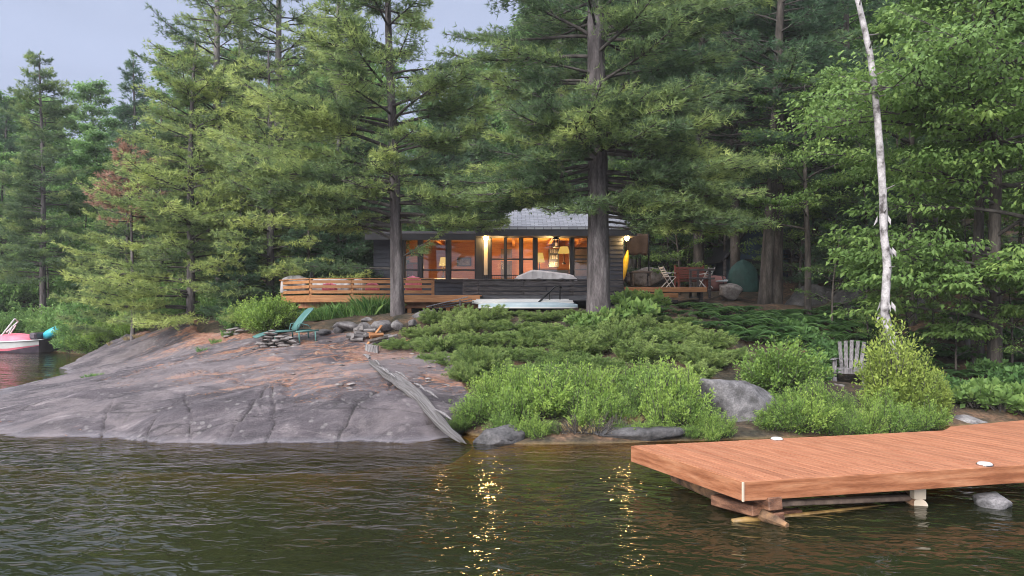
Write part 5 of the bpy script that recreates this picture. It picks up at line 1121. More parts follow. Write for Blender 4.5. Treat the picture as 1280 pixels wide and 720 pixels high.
# the thick central pine
def keepB(az, z, L_, rng):
    d = math.degrees(az) % 360
    if z < 4.35: return False
    return not (235 < d < 305 and 6.2 < z and rng.random() < .75)
exB = [(3.0, R_(245), 2.0, -.02), (3.2, R_(262), 1.8, 0), (2.6, R_(345), 2.3, .02), (2.75, R_(5), 2.6, .02), (2.85, R_(330), 2.0, .02), (3.05, R_(355), 3.0, -.02), (2.9, R_(20), 3.2, .02), (3.3, R_(340), 1.7, -.1), (3.55, R_(0), 1.6, -.15), (3.1, R_(318), 1.6, -.05), (3.7, R_(350), 2.2, -.12), (2.9, R_(352), 2.2, .02), (3.0, R_(12), 2.6, 0), (3.3, R_(335), 3.0, -.08), (3.2, R_(350), 3.7, -.1), (3.15, R_(8), 4.0, -.08), (3.4, R_(318), 2.6, -.06), (3.2, R_(215), 2.0, -.06), (3.35, R_(188), 2.0, 0), (3.5, R_(25), 4.6, -.06), (3.6, R_(205), 2.6, -.02), (3.7, R_(345), 3.6, -.22), (3.75, R_(3), 4.4, -.2), (3.6, R_(18), 3.8, -.16), (3.5, R_(180), 2.6, -.05), (3.7, R_(168), 3.4, -.12), (3.3, R_(325), 2.2, -.05), (4.2, R_(205), 3.8, -.2), (3.9, R_(350), 4.0, -.1), (3.8, R_(8), 4.4, -.12), (4.1, R_(335), 3.6, -.12), (3.95, R_(22), 4.2, -.05), (4.0, R_(178), 3.4, -.14), (3.9, R_(195), 2.6, -.16), (4.3, R_(190), 4.0, -.1), (4.6, R_(345), 4.4, -.06), (4.7, R_(10), 4.8, 0), (4.4, R_(230), 3.0, -.04), (5.2, R_(252), 3.2, -.02), (5.5, R_(290), 3.0, -.04), (5.1, R_(305), 3.2, -.06), (3.7, R_(355), 3.2, .1), (3.9, R_(15), 4.2, .12), (3.8, R_(182), 2.6, .12), (4.2, R_(160), 3.4, .1), (4.4, R_(200), 3.4, .12), (4.9, R_(262), 2.9, .1), (5.3, R_(240), 3.3, .1), (5.6, R_(275), 2.6, .1), (4.0, R_(330), 3.6, .08), (4.1, R_(3), 3.4, .06), (4.5, R_(250), 3.2, .12), (4.6, R_(285), 3.0, .1), (5.0, R_(222), 3.6, .12), (5.0, R_(320), 3.6, .1), (5.9, R_(20), 4.6, .15), (5.6, R_(335), 4.2, .12), (6.4, R_(305), 3.4, .3),
       (7.7, R_(188), 3.8, .55), (7.75, R_(172), 4.0, .12), (7.8, R_(8), 4.4, .3), (7.9, R_(-14), 4.6, .2), (7.2, R_(176), 4.2, .1), (8.3, R_(15), 4.4, .4), (6.6, R_(10), 4, .3)]
mB = pine(202, 21, .315, 4.1, 4.3, .62, 4.8, 12, .075, 7, .155, .02, (-.1, 0), exB, keepB, sides=20, topr=.2, base_tint=.33, dead=.1)
hero(748, 20, mB, 'thick straight pine trunk standing before the cabin centre')
# pale-trunked tall pine on the left
mC = pine(303, 17.5, .2, 1.0, 4.0, .62, 4.4, 8, .095, 7, .17, .024, (-.3, 0), (), None, bark='palebark', topr=.2, base_tint=.5)
hero(276, 29, mC, 'tall pale-trunked pine reaching above the left shrubs')
mD = pine(404, 10.5, .17, .3, 4.0, .52, 4.8, 10, .085, 7, .16, .022, (.1, 0), (), None, base_tint=.55, prof=lambda t: (1 - t) ** .7 + .05)
hero(238, 27.5, mD, 'broad low pine with boughs over the left slab')
hero(338, 27, mD, 'bushy pine directly left of the cedar deck', 2.1, .93)
hero(160, 33, mD, 'smaller pine at the left end of the point', 4.2, .78)
hero(420, 29.5, mC, 'tall pine behind the cedar deck', 2.5, .85)
hero(345, 31.5, mC, 'tall pine between the pale-trunked one and the leaning one', 4.5, 1.08)
hero(305, 34, mC, 'tall pine directly behind the pale-trunked pine', 1.1, 1.0)
hero(200, 36, mD, 'pine standing behind the left point', 1.2, 1.0)
# right group of dark pines
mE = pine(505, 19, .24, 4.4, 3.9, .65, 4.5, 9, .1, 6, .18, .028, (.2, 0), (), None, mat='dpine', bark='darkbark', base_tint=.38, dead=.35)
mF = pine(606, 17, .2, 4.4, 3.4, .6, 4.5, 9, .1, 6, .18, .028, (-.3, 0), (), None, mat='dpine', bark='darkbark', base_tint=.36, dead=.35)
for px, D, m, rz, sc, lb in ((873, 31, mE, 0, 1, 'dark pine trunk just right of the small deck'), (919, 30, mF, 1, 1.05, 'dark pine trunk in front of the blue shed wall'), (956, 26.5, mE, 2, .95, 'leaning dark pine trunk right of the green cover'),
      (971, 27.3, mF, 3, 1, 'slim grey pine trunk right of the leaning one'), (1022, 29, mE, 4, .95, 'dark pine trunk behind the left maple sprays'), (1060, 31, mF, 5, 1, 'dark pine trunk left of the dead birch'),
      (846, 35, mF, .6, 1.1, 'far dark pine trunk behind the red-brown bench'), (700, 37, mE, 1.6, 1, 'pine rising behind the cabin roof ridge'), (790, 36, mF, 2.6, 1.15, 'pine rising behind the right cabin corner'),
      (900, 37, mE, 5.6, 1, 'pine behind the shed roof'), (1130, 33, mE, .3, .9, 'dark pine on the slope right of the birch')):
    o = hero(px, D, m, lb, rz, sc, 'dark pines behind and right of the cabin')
    if px == 956: o.rotation_euler[1] = -.09
# young dark spruces filling the shade behind the decks
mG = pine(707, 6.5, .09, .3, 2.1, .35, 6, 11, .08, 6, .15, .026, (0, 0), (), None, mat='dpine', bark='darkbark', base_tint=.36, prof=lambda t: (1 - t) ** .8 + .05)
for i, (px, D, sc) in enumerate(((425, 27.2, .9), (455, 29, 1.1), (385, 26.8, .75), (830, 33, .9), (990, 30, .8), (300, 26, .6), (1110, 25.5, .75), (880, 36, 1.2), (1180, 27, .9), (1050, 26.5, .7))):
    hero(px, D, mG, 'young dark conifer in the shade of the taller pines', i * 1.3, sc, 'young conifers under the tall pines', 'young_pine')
# far left shore pines
mH = pine(808, 15.5, .19, 3.0, 3.0, .42, 6, 9, .11, 6, .2, .035, (-.1, 0), (), None, base_tint=.42, bark='bark', twig=False, prof=lambda t: (1 - t) ** .55 * (.8 + .2 * math.cos(t * 17)) + .08)
hero(54, 41.5, mH, 'slender pine standing alone on the far left shore', 0, 1)
mI = pine(909, 13, .15, .5, 2.2, .4, 6, 9, .12, 6, .22, .035, (.1, 0), (), None, base_tint=.3, twig=False, mat='dpine')
hero(166, 50, mI, 'pointed dark pine top against the sky behind the point', .5, 1.15); hero(118, 55, mI, 'short dark pine in the back forest', 2, .85); hero(8, 52, mI, 'dark pine at the left picture edge', 3, .95)
# dead rust-coloured top
mR = pine(1001, 7.2, .08, 4.4, 1.5, .3, 5, 9, .09, 7, .16, .026, (0, 0), (), None, mat='rust', base_tint=.4)
hero(166, 28.2, mR, 'dying pine with rust-brown needles near the left point', 0, 1.05); 

# ------------------------------------------------------------------ broadleaf forest behind
FB = [broadleaf(20 + k, 15, .2, 1.6, 3.4, 36, 7, 60, .25, .17, (rs.uniform(-.6, .6), 0), spr=1.0, flat=.5) for k in range(4)]
spots = []
rr_ = random.Random(9)
for D, n, h0 in ((47, 22, 1.0), (56, 24, 1.15), (68, 22, 1.4)):
    for k in range(n):
        px = -90 + (1460 / n) * (k + rr_.uniform(.15, .85)); s = h0 * rr_.uniform(.85, 1.15)
        if px < 560: s *= .72 if D < 60 else .74
        if 490 < px < 650: s *= .74
        if px < 120: s *= .9
        spots.append((px, D + rr_.uniform(-3, 3), s, rr_.uniform(0, 6), rr_.randrange(4)))
for k, (px, D, s, rz, q) in enumerate([(z if z[1] > 41 else z) for z in spots]):
    side = 'left of' if px < 640 else 'right of'
    place('forest_tree', FB[q][:3], G(px, D), rz, s, 'green broadleaf tree in the forest wall %s the cabin' % side, 'tree', 'broadleaf trees of the forest %s the cabin' % side)
for px, D, s in ((690, 41, .9), (760, 43, 1.0), (820, 42, 1.05), (985, 40, 1.1), (1080, 39, 1.0), (1170, 38, .95), (1250, 36, 1.0), (1320, 33, .95), (1370, 28, .9)):
    place('forest_tree', FB[int(px) % 4][:3], G(px, D), px, s, 'green broadleaf tree in the forest wall right of the cabin', 'tree', 'broadleaf trees of the forest right of the cabin')
# understorey saplings
SB = [broadleaf(60 + k, 5.2, .05, .8, 1.7, 14, 5, 34, .12, .075, (.3, 0), spr=.5, flat=.25, mat='maple') for k in range(2)]
for i, (px, D, s) in enumerate(((1040, 23, .6), (1085, 21, .45), (1135, 19, .5), (1165, 20, .6), (1195, 18, .45), (1215, 21, .6), (1265, 18, .5), (1285, 16.5, .5), (1180, 23, .7), (1240, 23, .7), (1300, 21, .8), (1100, 18, .4), (800, 33, 1.2), (850, 30.5, .8), (905, 31.5, 1.0), (1035, 30, 1.1), (1085, 26, .95), (1130, 26, 1.0), (1175, 25, 1.0), (1065, 33, 1.4), (925, 35, 1.5), (860, 34, 1.3), (780, 35, 1.3), (835, 32, .9), (900, 34, 1.2), (815, 38, 1.3), (1000, 28, .85), (1050, 27, 1.0), (1110, 29, 1.1), (1200, 28, 1.1), (1150, 25, .8), (950, 33, 1.2), (980, 38, 1.3), (1275, 24, .9), (870, 40, 1.4), (1230, 31, 1.2), (60, 46, 1.1), (100, 45, 1.3), (20, 47, 1.2), (140, 42, 1.1), (180, 40, 1.3), (590, 37, 1.1))):
    place('sapling', SB[i % 2][:3], G(px, D), i * 1.7, s, 'slim leafy sapling in the understorey', 'sapling', 'leafy saplings in the understorey')
# ------------------------------------------------------------------ right maples and the dead birch
kp = lambda az, z, L_, rng: not (60 < math.degrees(az) % 360 < 120)
mM = broadleaf(90, 11, .15, 2.4, 3.2, 24, 12, 62, .135, .08, (-.2, -.3), 'maple', 'darkbark', .14, kp, droop=.5, spr=.42,
   extra=[(3.0, R_(195), 3.2, .15), (2.2, R_(230), 2.4, .25), (1.9, R_(262), 1.8, .3), (2.7, R_(275), 1.8, .2), (5.4, R_(230), 3.0, .2), (6.4, R_(210), 4.6, .1), (6.8, R_(240), 3.4, .1), (5.7, R_(270), 2.6, .1), (7.3, R_(225), 4.0, .1), (1.3, R_(185), 2.9, .3), (1.7, R_(195), 3.3, .35), (2.0, R_(215), 2.4, .2), (2.4, R_(250), 1.6, .25), (2.0, R_(172), 3.2, .35), (2.6, R_(185), 3.0, .2), (5.6, R_(185), 4.4, .25), (5.9, R_(200), 4.0, .2), (6.2, R_(178), 4.2, .15), (1.5, R_(280), 1.0, .2), (.9, R_(200), 1.3, .3)])
place('maple_tree', mM[:3], G(1243, 17.5), 0, 1, 'maple with a dark trunk and wide drooping sprays at right', 'tree')
mN = broadleaf(91, 10, .13, 3.6, 2.8, 22, 11, 56, .135, .08, (.2, 0), 'maple', 'darkbark', .14, None, droop=.5, spr=.42)
place('maple_tree', mN[:3], G(1222, 18.6), 1, 1.08, 'slimmer dark maple trunk just left of the drooping maple', 'tree')
place('maple_tree', mN[:3], G(1300, 16.5), 3, 1.0, 'maple crown hanging in at the right picture edge', 'tree')
place('maple_tree', mN[:3], G(1140, 22), 4.4, 1.0, 'maple in the shade behind the dead birch', 'tree')
place('maple_tree', mM[:3], G(1330, 20), 2, 1.15, 'tall maple beyond the right picture edge', 'tree')
place('maple_tree', mN[:3], G(1010, 24.5), 2.2, .8, 'small maple with sprays left of the dead birch', 'tree')
def birch():
    D = 15.6; bx = 1120; b = np.array(G(bx, D)); t = empty('dead_birch', tuple(b), 0, 'leaning white dead birch trunk without crown', 'tree'); pp = [(1121, 468), (1116, 445), (1110, 418), (1104, 392), (1105, 365), (1106, 330), (1101, 290), (1100, 255), (1097, 215), (1094, 180), (1090, 140), (1086, 105), (1081, 75), (1073, 40), (1064, 5), (1056, -30)]
    q = np.array([P(a, c, D) for a, c in pp]) - b; q[:, 1] += np.linspace(0, -.3, len(q)); r = np.interp(np.arange(len(q)), [0, 3, 5, 9, 15], [.1, .088, .08, .072, .052])
    q2 = np.array([np.interp(np.linspace(0, len(q) - 1, 60), np.arange(len(q)), q[:, c]) for c in range(3)]).T; r2 = np.interp(np.linspace(0, len(q) - 1, 60), np.arange(len(q)), r); q2 = np.concatenate([[q2[0] - [0, 0, .4]], q2]); r2 = np.concatenate([[.15], r2])
    MB().tube(q2, r2, 14, wob=.045, rng=np.random.default_rng(3)).obj('trunk', M['birch'], t, smooth=True)
    rng = np.random.default_rng(9)
    for k in range(9):
        i = rng.integers(6, 56); a = rng.uniform(0, 6.28); d = np.array([math.cos(a), -abs(math.sin(a)), rng.uniform(0, .5)]); MB().tube([q2[i] + d * .06, q2[i] + d * rng.uniform(.14, .26)], [.018, .008], 5).obj('branch_stub', M['palebark'], t)
    for i in (26, 22, 12, 8, 14):
        for k in range(3):
            a = rng.uniform(0, 6.28); d = np.array([math.cos(a), math.sin(a), 0]); c = q2[i] + d * .12; MB().add([c, c + [0, 0, .12], c + d * .06 + [.02, 0, .02], c + d * .08 + [0, 0, -.1]], [(0, 1, 2), (0, 2, 3)]).obj('peeling_bark', M['birch'], t)
birch()
# fallen pale branch on the right slope
for pa, pb, D, lb in (((1186, 398), (1210, 425), 19.5, 'pale bent dead branch under the maple'), ((1160, 255), (1172, 290), 25, 'thin leaning dead stem on the slope')):
    a, b = P(*pa, D), P(*pb, D); o = MB().tube([a, (a + b) / 2 + [.08, 0, .06], b, b + [.05, 0, -.8]], [.06, .07, .06, .04], 7, wob=.05).obj('dead_branch', M['palebark'], smooth=True); tag(o, lb, 'branch')

# ------------------------------------------------------------------ shrubs
J = [shrub(301 + k, (1.05, .9, 1.15, .7)[k], (.55, .8, .45, .95)[k], (120, 90, 110, 60)[k], (56, 64, 56, 70)[k], .07, .013, 'juniper', ((6, 55), (20, 75), (4, 48), (35, 80))[k], (.12, .16, .1, .12)[k], 'needle', .25, 6, .055, (.5, .62, .42, .7)[k]) for k in range(4)]
jl = []
rj = random.Random(21)
for px, D, s in ((690, 15.4, .8), (740, 15.0, .85), (775, 15.2, .85), (715, 15.8, .9), (585, 15.2, .7), (850, 14.9, .7), (505, 18.6, .7), (530, 19.6, .8), (548, 18, .9), (575, 19.4, 1), (560, 16.8, .8), (600, 18.2, 1), (610, 20.5, 1), (640, 19.4, 1), (632, 17, 1), (665, 18, 1), (680, 20.4, .9), (690, 16.6, .95), (705, 18.6, 1), (655, 15.4, .8), (725, 17.2, .95), (600, 16, .85),
      (745, 16, .9), (770, 17.6, 1), (760, 19, .8), (800, 16.6, .95), (810, 18.4, 1), (795, 19.6, .9), (845, 17.4, 1.05), (850, 19.4, 1), (880, 16.6, .95), (885, 18.2, 1), (840, 21, .9), (545, 21, .8), (720, 21.5, .7), (580, 21.6, .8), (640, 22, .7), (870, 15.4, .75), (820, 15.2, .7), (775, 21.5, .8), (905, 17.4, .8)):
    place('juniper_bush', J[rj.choice((0, 0, 1, 1, 2, 3))], G(px, D, -.04), rj.uniform(0, 6), (s * rj.uniform(.75, 1.1), s * rj.uniform(.75, 1.1), s * rj.uniform(.6, 1.05) * (.7 if D > 19.3 else .9)), 'spreading juniper bush on the bank before the cabin', 'bush', 'juniper bushes covering the bank')
Gm = [shrub(320 + k, .6, (.62, .85, .7, 1.0)[k], (80, 70, 90, 52)[k], (70, 66, 60, 70)[k], (.042, .05, .038, .06)[k], (.024, .024, .024, .03)[k], 'gale', (30, 88), .1, 'leaf', .25, side=(.07, .06, .1, .06)[k], bt=(.5, .6, .42, .62)[k]) for k in range(4)]
GALE = ((645, 12.1, .42), (668, 12.0, .45), (690, 12.15, .4), (775, 12.2, .42), (805, 12.15, .45), (835, 12.2, .42), (862, 12.15, .42), (888, 12.05, .4), (690, 14.4, 1.1), (725, 14.3, 1), (755, 14.2, .9), (660, 14.4, .9), (785, 14.0, .8), (625, 14.2, .8), (880, 13.9, .7), (592, 12.9, .8), (612, 13.4, 1.0), (640, 12.8, .95), (655, 13.6, 1.1), (680, 13.0, 1.05), (700, 13.7, 1.1), (722, 12.9, 1.1), (745, 13.3, .95), (765, 12.7, .8), (630, 12.3, .6), (735, 12.3, .6),
        (800, 13.8, 1.0), (820, 13.1, 1.05), (845, 13.0, 1.1), (862, 12.6, .85), (884, 12.3, .6), (830, 12.5, .7), (790, 13.2, .7), (575, 12.7, .5), (904, 12.2, .45),
        (965, 12.6, .7), (985, 12.6, .85), (1010, 12.6, .85), (1035, 12.6, .75), (1060, 12.5, .7), (1085, 12.6, .7), (1110, 12.7, .85), (1135, 12.9, .8), (1160, 13.2, .7), (1020, 13.3, .9), (1055, 13.4, .65), (1100, 13.5, .8), (985, 13.6, .9))
for i, (px, D, s) in enumerate(GALE):
    w = 'between driftwood and pine' if px < 770 else ('left of the big boulder' if px < 920 else 'behind the dock')
    place('waterside_shrub', Gm[(i * 7 + i // 3) % 4], G(px, D, -.04), i * 1.9, (s * rs.uniform(.85, 1.1), s * rs.uniform(.85, 1.1), s * rs.uniform(.7, 1.15)), 'fresh green small-leaved shrub at the waterline %s' % w, 'shrub', 'waterline shrubs %s' % w)
Bm = shrub(340, 1.0, 1.25, 130, 70, .07, .04, 'gale', (25, 85), .12, 'leaf', .25, side=.1)
place('leafy_shrub', Bm, G(976, 14.5), .5, .95, 'tall round bright green shrub left of the grey chair', 'shrub')
place('leafy_shrub', Bm, G(338, 21.6), 1.5, .95, 'leafy green shrub behind the teal chaise', 'shrub')
place('leafy_shrub', Bm, G(318, 22.6), 2.5, .8, 'green shrub left of the teal chaise by the stones', 'shrub')
Cd = shrub(350, .48, 1.85, 80, 90, .08, .04, 'cedar', (55, 89), .02, 'leaf', .12, side=.15, bt=.62)
place('cedar_shrub', Cd, G(1112, 14.0), 0, 1.0, 'yellow-green cedar shrub growing around the birch foot', 'shrub')
place('cedar_shrub', Cd, G(1150, 13.8), 2, .72, 'lower yellow-green cedar shrub beside the dock', 'shrub')
place('cedar_shrub', Cd, G(1172, 13.9), 5, .5, 'smallest yellow-green cedar shrub near the pale dock rock', 'shrub')
# left point shrubs
Lm = [shrub(360 + k, 1.25, 1.5, 100, 62, .11, .06, 'forest', (20, 85), .1, 'leaf', .25, side=.14) for k in range(2)]; Lg = shrub(365, 1.2, 1.3, 110, 60, .1, .055, 'gale', (20, 85), .1, 'leaf', .25, side=.12)
for i, (px, D, s) in enumerate(((95, 35.5, .95), (120, 34, 1), (140, 31.8, .9), (165, 30.8, .85), (190, 30.2, .8), (70, 37.6, .9), (115, 36.5, 1.5), (150, 34, 1.5), (185, 33, 1.4), (215, 30, 1.1), (245, 28.6, .9), (230, 32, 1.3), (275, 27.5, .8), (300, 25, .6), (85, 38.5, 1.4))):
    place('bank_shrub', Lg if i in (2, 3, 1) else Lm[i % 2], G(px, D, -.1), i, s, 'leafy shrub on the bank behind the slab' if i not in (2, 3, 1) else 'lighter green shrub hanging over the left shore', 'shrub', 'shrubs on the bank behind the slab' if i not in (2, 3, 1) else 'lighter green shrubs on the left shore')
for i, px in enumerate((-60, -25, 5, 30, 60, 95)):
    place('bank_shrub', Lm[i % 2], G(px, 40.3 + (i % 2) * .8, -.15), i * 2, 1.1, 'dense green shrub on the far left shore behind the boat', 'shrub', 'shrubs on the far left shore')
# ferns, grasses
Fm = [fern(1), fern(2, 16, .8), fern(3, 12, .6)]
rf = random.Random(5)
def scatter(name, meshes, n, rng_px, rng_D, sc, label, cat, group, dz=0):
    mb = MB(); src = []
    for me in meshes:
        v = np.empty(len(me.vertices) * 3, np.float32); me.vertices.foreach_get('co', v); f = np.empty(len(me.loops), np.int32); me.loops.foreach_get('vertex_index', f)
        a = np.empty(len(me.polygons), np.float32); me.attributes['tint'].data.foreach_get('value', a); src.append((v.reshape(-1, 3), f.reshape(-1, 4), a))
    for k in range(n):
        v, f, a = src[rf.randrange(len(src))]; g = G(rf.uniform(*rng_px), rf.uniform(*rng_D), dz); th = rf.uniform(0, 6); s = rf.uniform(*sc); c, d = math.cos(th) * s, math.sin(th) * s
        mb.add(np.stack([v[:, 0] * c - v[:, 1] * d, v[:, 0] * d + v[:, 1] * c, v[:, 2] * s], 1) + g, f, a + rf.uniform(-.15, .15))
    tag(mb.obj(name, M['fern'], tint=True), label, cat, kind='stuff')
scatter('fern_ground_cover', Fm, 110, (870, 1090), (19.5, 25), (.7, 1.1), 'dark ferns covering the shaded slope behind the grey chair', 'fern', 'ferns on the shaded slope')
scatter('fern_ground_cover', Fm, 60, (-60, 110), (42, 49), (1.2, 2.0), 'ferns covering the steep far left shore', 'fern', 'ferns on the far left shore')
scatter('fern_ground_cover', Fm, 80, (1085, 1330), (15, 22), (.6, 1.1), 'dark ferns under the maples at right', 'fern', 'ferns under the maples')
scatter('fern_ground_cover', Fm, 16, (780, 870), (21.5, 25), (.6, .9), 'dark ferns below the small deck', 'fern', 'ferns below the small deck')
scatter('fern_ground_cover', Fm, 14, (390, 480), (23.4, 25), (.6, .9), 'dark ferns under the cedar deck', 'fern', 'ferns under the cedar deck')
Hm = shrub(370, .5, .45, 26, 14, .16, .12, 'maple', (20, 80), .15, 'leaf', .4, side=.07, bt=.45)
for i, (px, D, s) in enumerate(((1222, 14.6, 1), (1250, 14.4, .9), (1275, 14.6, .9), (1205, 14.8, .7), (760, 19.4, 1.2), (742, 18.8, 1), (800, 20.4, 1.5), (790, 23.4, 1.3), (812, 23, 1.3), (725, 19.3, .9), (1290, 14, .8), (1240, 15.2, .9))):
    place('broad_leaved_plant', Hm, G(px, D), i * 1.3, s, 'broad-leaved low plant %s' % ('beside the dock at far right' if px > 1000 else 'around the foot of the central pine'), 'plant', 'broad-leaved plants %s' % ('by the dock' if px > 1000 else 'by the central pine'))
Gc = [grassclump(1), grassclump(2, 300, .6, .3), grassclump(3, 120, .22, .15, .008)]
for i, (px, D, s, q) in enumerate(((400, 23.3, 1, 0), (412, 23.2, 1.1, 1), (424, 23.4, 1, 0), (436, 23.2, 1.1, 1), (447, 23.4, 1, 0), (462, 23.1, 1.4, 1), (474, 23.2, 1.3, 1), (469, 23.4, 1.4, 0), (390, 23.4, .9, 1))):
    place('grass_clump', [Gc[q]], G(px, D), i, s, 'tall green grass clump below the cedar deck', 'grass', 'grass clumps below the cedar deck')
for i, (px, D, s, q) in enumerate(((254, 20.3, 1, 2), (115, 19.6, .9, 2), (123, 19.4, .8, 2), (108, 19.7, .7, 2), (286, 22.6, 1.4, 2), (483, 16.4, .6, 2), (508, 16.6, .6, 2), (270, 21.5, 1, 2), (50, 21.6, .7, 2))):
    place('grass_tuft', [Gc[q]], GS(px, D, -.02), i, s, 'small green grass tuft in a crack of the granite slab', 'grass', 'grass tufts on the granite slab')
M['drygrass'] = leafmat('dry_grass', [(0, (.2, .14, .06)), (1, (.42, .34, .18))], .2)
Dg = [grassclump(7, 90, .26, .16, .008, 'drygrass')]
for i, (px, D) in enumerate(((716, 12.2), (735, 12.15), (790, 12.6), (160, 28.5), (140, 29.5), (172, 28))):
    o = place('dry_grass_clump', Dg, G(px, D, .0), i * 2, .9, 'dry tan grass clump hanging at the water edge', 'grass', 'dry grass clumps at the water edge')
# needle litter and twigs lying loose on slab and ground (nobody could count it)
rng = np.random.default_rng(77); n = 30000; mb = MB()
pxl = rng.uniform(-20, 590, n); Dl = rng.uniform(12.2, 26, n); xl = (pxl - CX) * Dl / F
s_ = slab.data; lat = np.array(lit).ravel(); 
iD = np.clip(np.round(np.log(Dl / 10.9) / math.log(32.5 / 10.9) * 299).astype(int), 0, 299); iP = np.clip(np.round((pxl + 135) / 2.6).astype(int), 0, lit.shape[1] - 1)
ok = lit[iD, iP] + .14 * fbm(xl * 1.2, Dl * 1.9, o=3, seed=4) > .12
slz = np.empty(len(s_.vertices) * 3, np.float32); s_.vertices.foreach_get('co', slz); slz = slz.reshape(*lit.shape, 3)
p = slz[iD, iP][ok]; p = p + np.stack([rng.uniform(-.03, .03, len(p)), rng.uniform(-.04, .04, len(p)), np.full(len(p), .008)], 1)
a = rng.uniform(0, PI, len(p)); d = np.stack([np.cos(a), np.sin(a), rng.normal(0, .12, len(p))], 1) * (.055 * rng.uniform(.6, 1.3, len(p)))[:, None]; sd_ = np.stack([-np.sin(a), np.cos(a), np.zeros(len(p))], 1) * .007
mb.add(np.stack([p - d, p - sd_, p + d, p + sd_], 1).reshape(-1, 3), np.arange(len(p) * 4).reshape(-1, 4), rng.uniform(0, 1, len(p)))
M['litter'] = leafmat('needle_litter', [(0, (.2, .075, .04)), (1, (.5, .27, .14))], .05)
tag(mb.obj('needle_litter', M['litter'], tint=True), 'orange-brown pine needles scattered over the granite slab', 'litter', kind='stuff')

# brush filling the shade further back
rb_ = random.Random(31)
for k in range(90):
    px = rb_.uniform(-80, 1360); D = rb_.uniform(36, 62)
    if px < 140: D = rb_.uniform(44, 62)
    s = 'left' if px < 640 else 'right'
    place('forest_shrub', Lm[k % 2], G(px, D, -.2), rb_.uniform(0, 6), rb_.uniform(1.2, 2.4), 'green brush under the forest trees %s of the cabin' % s, 'shrub', 'brush under the forest trees %s of the cabin' % s)
for k in range(26):
    px = rb_.uniform(-60, 1340); D = rb_.uniform(40, 60)
    place('young_pine', mG[:3], G(px, max(D, 46 if px < 140 else 0), -.2), rb_.uniform(0, 6), rb_.uniform(1.1, 1.9), 'dark young conifer deep in the forest behind the cabin', 'pine tree', 'young conifers deep in the forest')

ORD = 'first second third fourth fifth sixth seventh eighth ninth tenth eleventh twelfth thirteenth fourteenth fifteenth sixteenth seventeenth eighteenth nineteenth twentieth'.split()
def relabel(group, what, rows):
    obs = [o for o in bpy.data.objects if o.get('group') == group]; obs.sort(key=lambda o: o.location.y); n = len(obs); per = math.ceil(n / len(rows))
    for i, rn in enumerate(rows):
        row = sorted(obs[i * per:(i + 1) * per], key=lambda o: o.location.x / o.location.y)
        for k, o in enumerate(row):
            if k < len(ORD): o['label'] = '%s, %s from the left %s' % (what, ORD[k], rn)
relabel('juniper bushes covering the bank', 'spreading juniper bush', ['in the lowest row above the waterline shrubs', 'in the second row up the bank', 'in the third row up the bank', 'in the top row below the dark deck'])
for w in ('between driftwood and pine', 'left of the big boulder'): relabel('waterline shrubs ' + w, 'small-leaved shrub %s' % w, ['at the water edge', 'set back from the water'])
relabel('waterline shrubs behind the dock', 'small-leaved shrub behind the dock', ['touching the dock edge', 'in the middle row', 'in the row farthest from the dock'])
relabel('young conifers under the tall pines', 'young dark conifer', ['in the nearer row under the tall pines', 'in the farther row under the tall pines'])
relabel('leafy saplings in the understorey', 'slim leafy sapling', ['in the front row right of the birch', 'in the nearest understorey row', 'in the middle understorey row', 'in the farthest understorey row'])
relabel('shrubs on the bank behind the slab', 'leafy shrub behind the slab', ['nearer the slab', 'farther up the bank'])
relabel('shrubs on the far left shore', 'dense shrub behind the moored boat', ['at the far shore'])
relabel('lighter green shrubs on the left shore', 'lighter green shrub hanging over the left shore', ['beside the slab'])
for w in ('left', 'right'):
    relabel('broadleaf trees of the forest %s of the cabin' % w, 'broadleaf forest tree', ['in the nearest row %s of the cabin' % w, 'in the middle row %s of the cabin' % w, 'in the farthest row %s of the cabin' % w])
    relabel('brush under the forest trees %s of the cabin' % w, 'green forest brush', ['in the nearest strip %s of the cabin' % w, 'in the middle strip %s of the cabin' % w, 'in the farthest strip %s of the cabin' % w])
relabel('young conifers deep in the forest', 'small dark conifer', ['among the nearer forest trees', 'deep among the farther forest trees'])
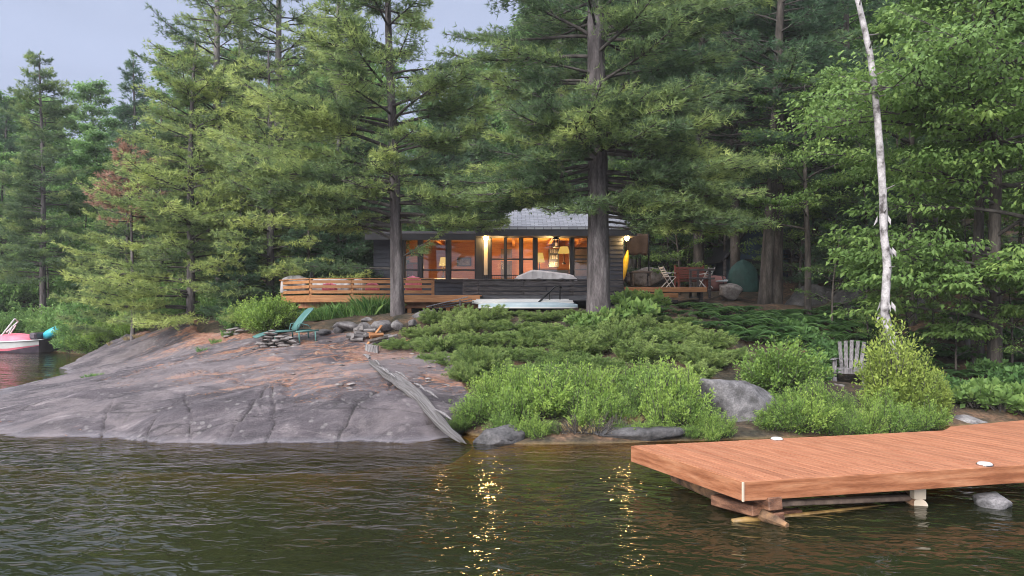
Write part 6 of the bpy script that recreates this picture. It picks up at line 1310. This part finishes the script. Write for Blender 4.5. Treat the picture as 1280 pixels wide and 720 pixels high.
relabel('grass clumps below the cedar deck', 'tall green grass clump', ['below the cedar deck'])
relabel('grass tufts on the granite slab', 'small grass tuft', ['on the lower granite slab', 'on the upper granite slab'])
relabel('dry grass clumps at the water edge', 'dry tan grass clump', ['along the water edge'])
relabel('broad-leaved plants by the dock', 'broad-leaved plant', ['beside the dock']); relabel('broad-leaved plants by the central pine', 'broad-leaved plant', ['around the central pine foot'])
relabel('loose pebbles on the slab', 'loose pebble', ['in the nearest row on the slab', 'in the middle row on the slab', 'in the farthest row on the slab'])

Tw = shrub(380, .5, .4, 46, 2, .02, .01, 'drygrass', (5, 85), .2, 'leaf', .4, side=.03)
for i, (px, D, s) in enumerate(((722, 12.15, .9), (748, 12.1, 1.0), (775, 12.2, .8), (700, 12.1, .6))):
    place('bare_twigs', Tw, G(px, D, .0), i * 2.1, s, 'bare brown twigs at the water edge, %s from the left' % ('second', 'third', 'fourth', 'first')[i], 'twigs', 'bare twigs at the water edge')

hz = MB().box((-175, -65, -4.7), (175, 205, 52)).obj('haze', None); hm, ht, ho = new_mat('shadow_lift_haze'); pv = N(ht, 'ShaderNodeVolumePrincipled')  # haze volume added to lift the shadows and soften the far trees
pv.inputs['Color'].default_value = (.93, .95, 1, 1); pv.inputs['Density'].default_value = .00055; ht.links.new(pv.outputs[0], ho.inputs['Volume']); hz.data.materials.append(hm)
tag(hz, 'thin added haze lifting the shadows over the lake and forest', kind='stuff')

rb2 = random.Random(77); Hd = shrub(371, .5, .45, 30, 16, .13, .09, 'fern', (20, 80), .15, 'leaf', .4, side=.07, bt=.5)
for k in range(30):
    px = rb2.uniform(985, 1300); D = rb2.uniform(15.5, 21.5)
    if 1030 < px < 1095 and D < 18: continue
    place('broad_leaved_plant', Hd, G(px, D), rb2.uniform(0, 6), rb2.uniform(.6, 1.1), 'broad-leaved plant on the shaded right slope', 'plant', 'broad-leaved plants on the right slope')
relabel('broad-leaved plants on the right slope', 'broad-leaved plant', ['low on the shaded right slope', 'higher on the shaded right slope'])
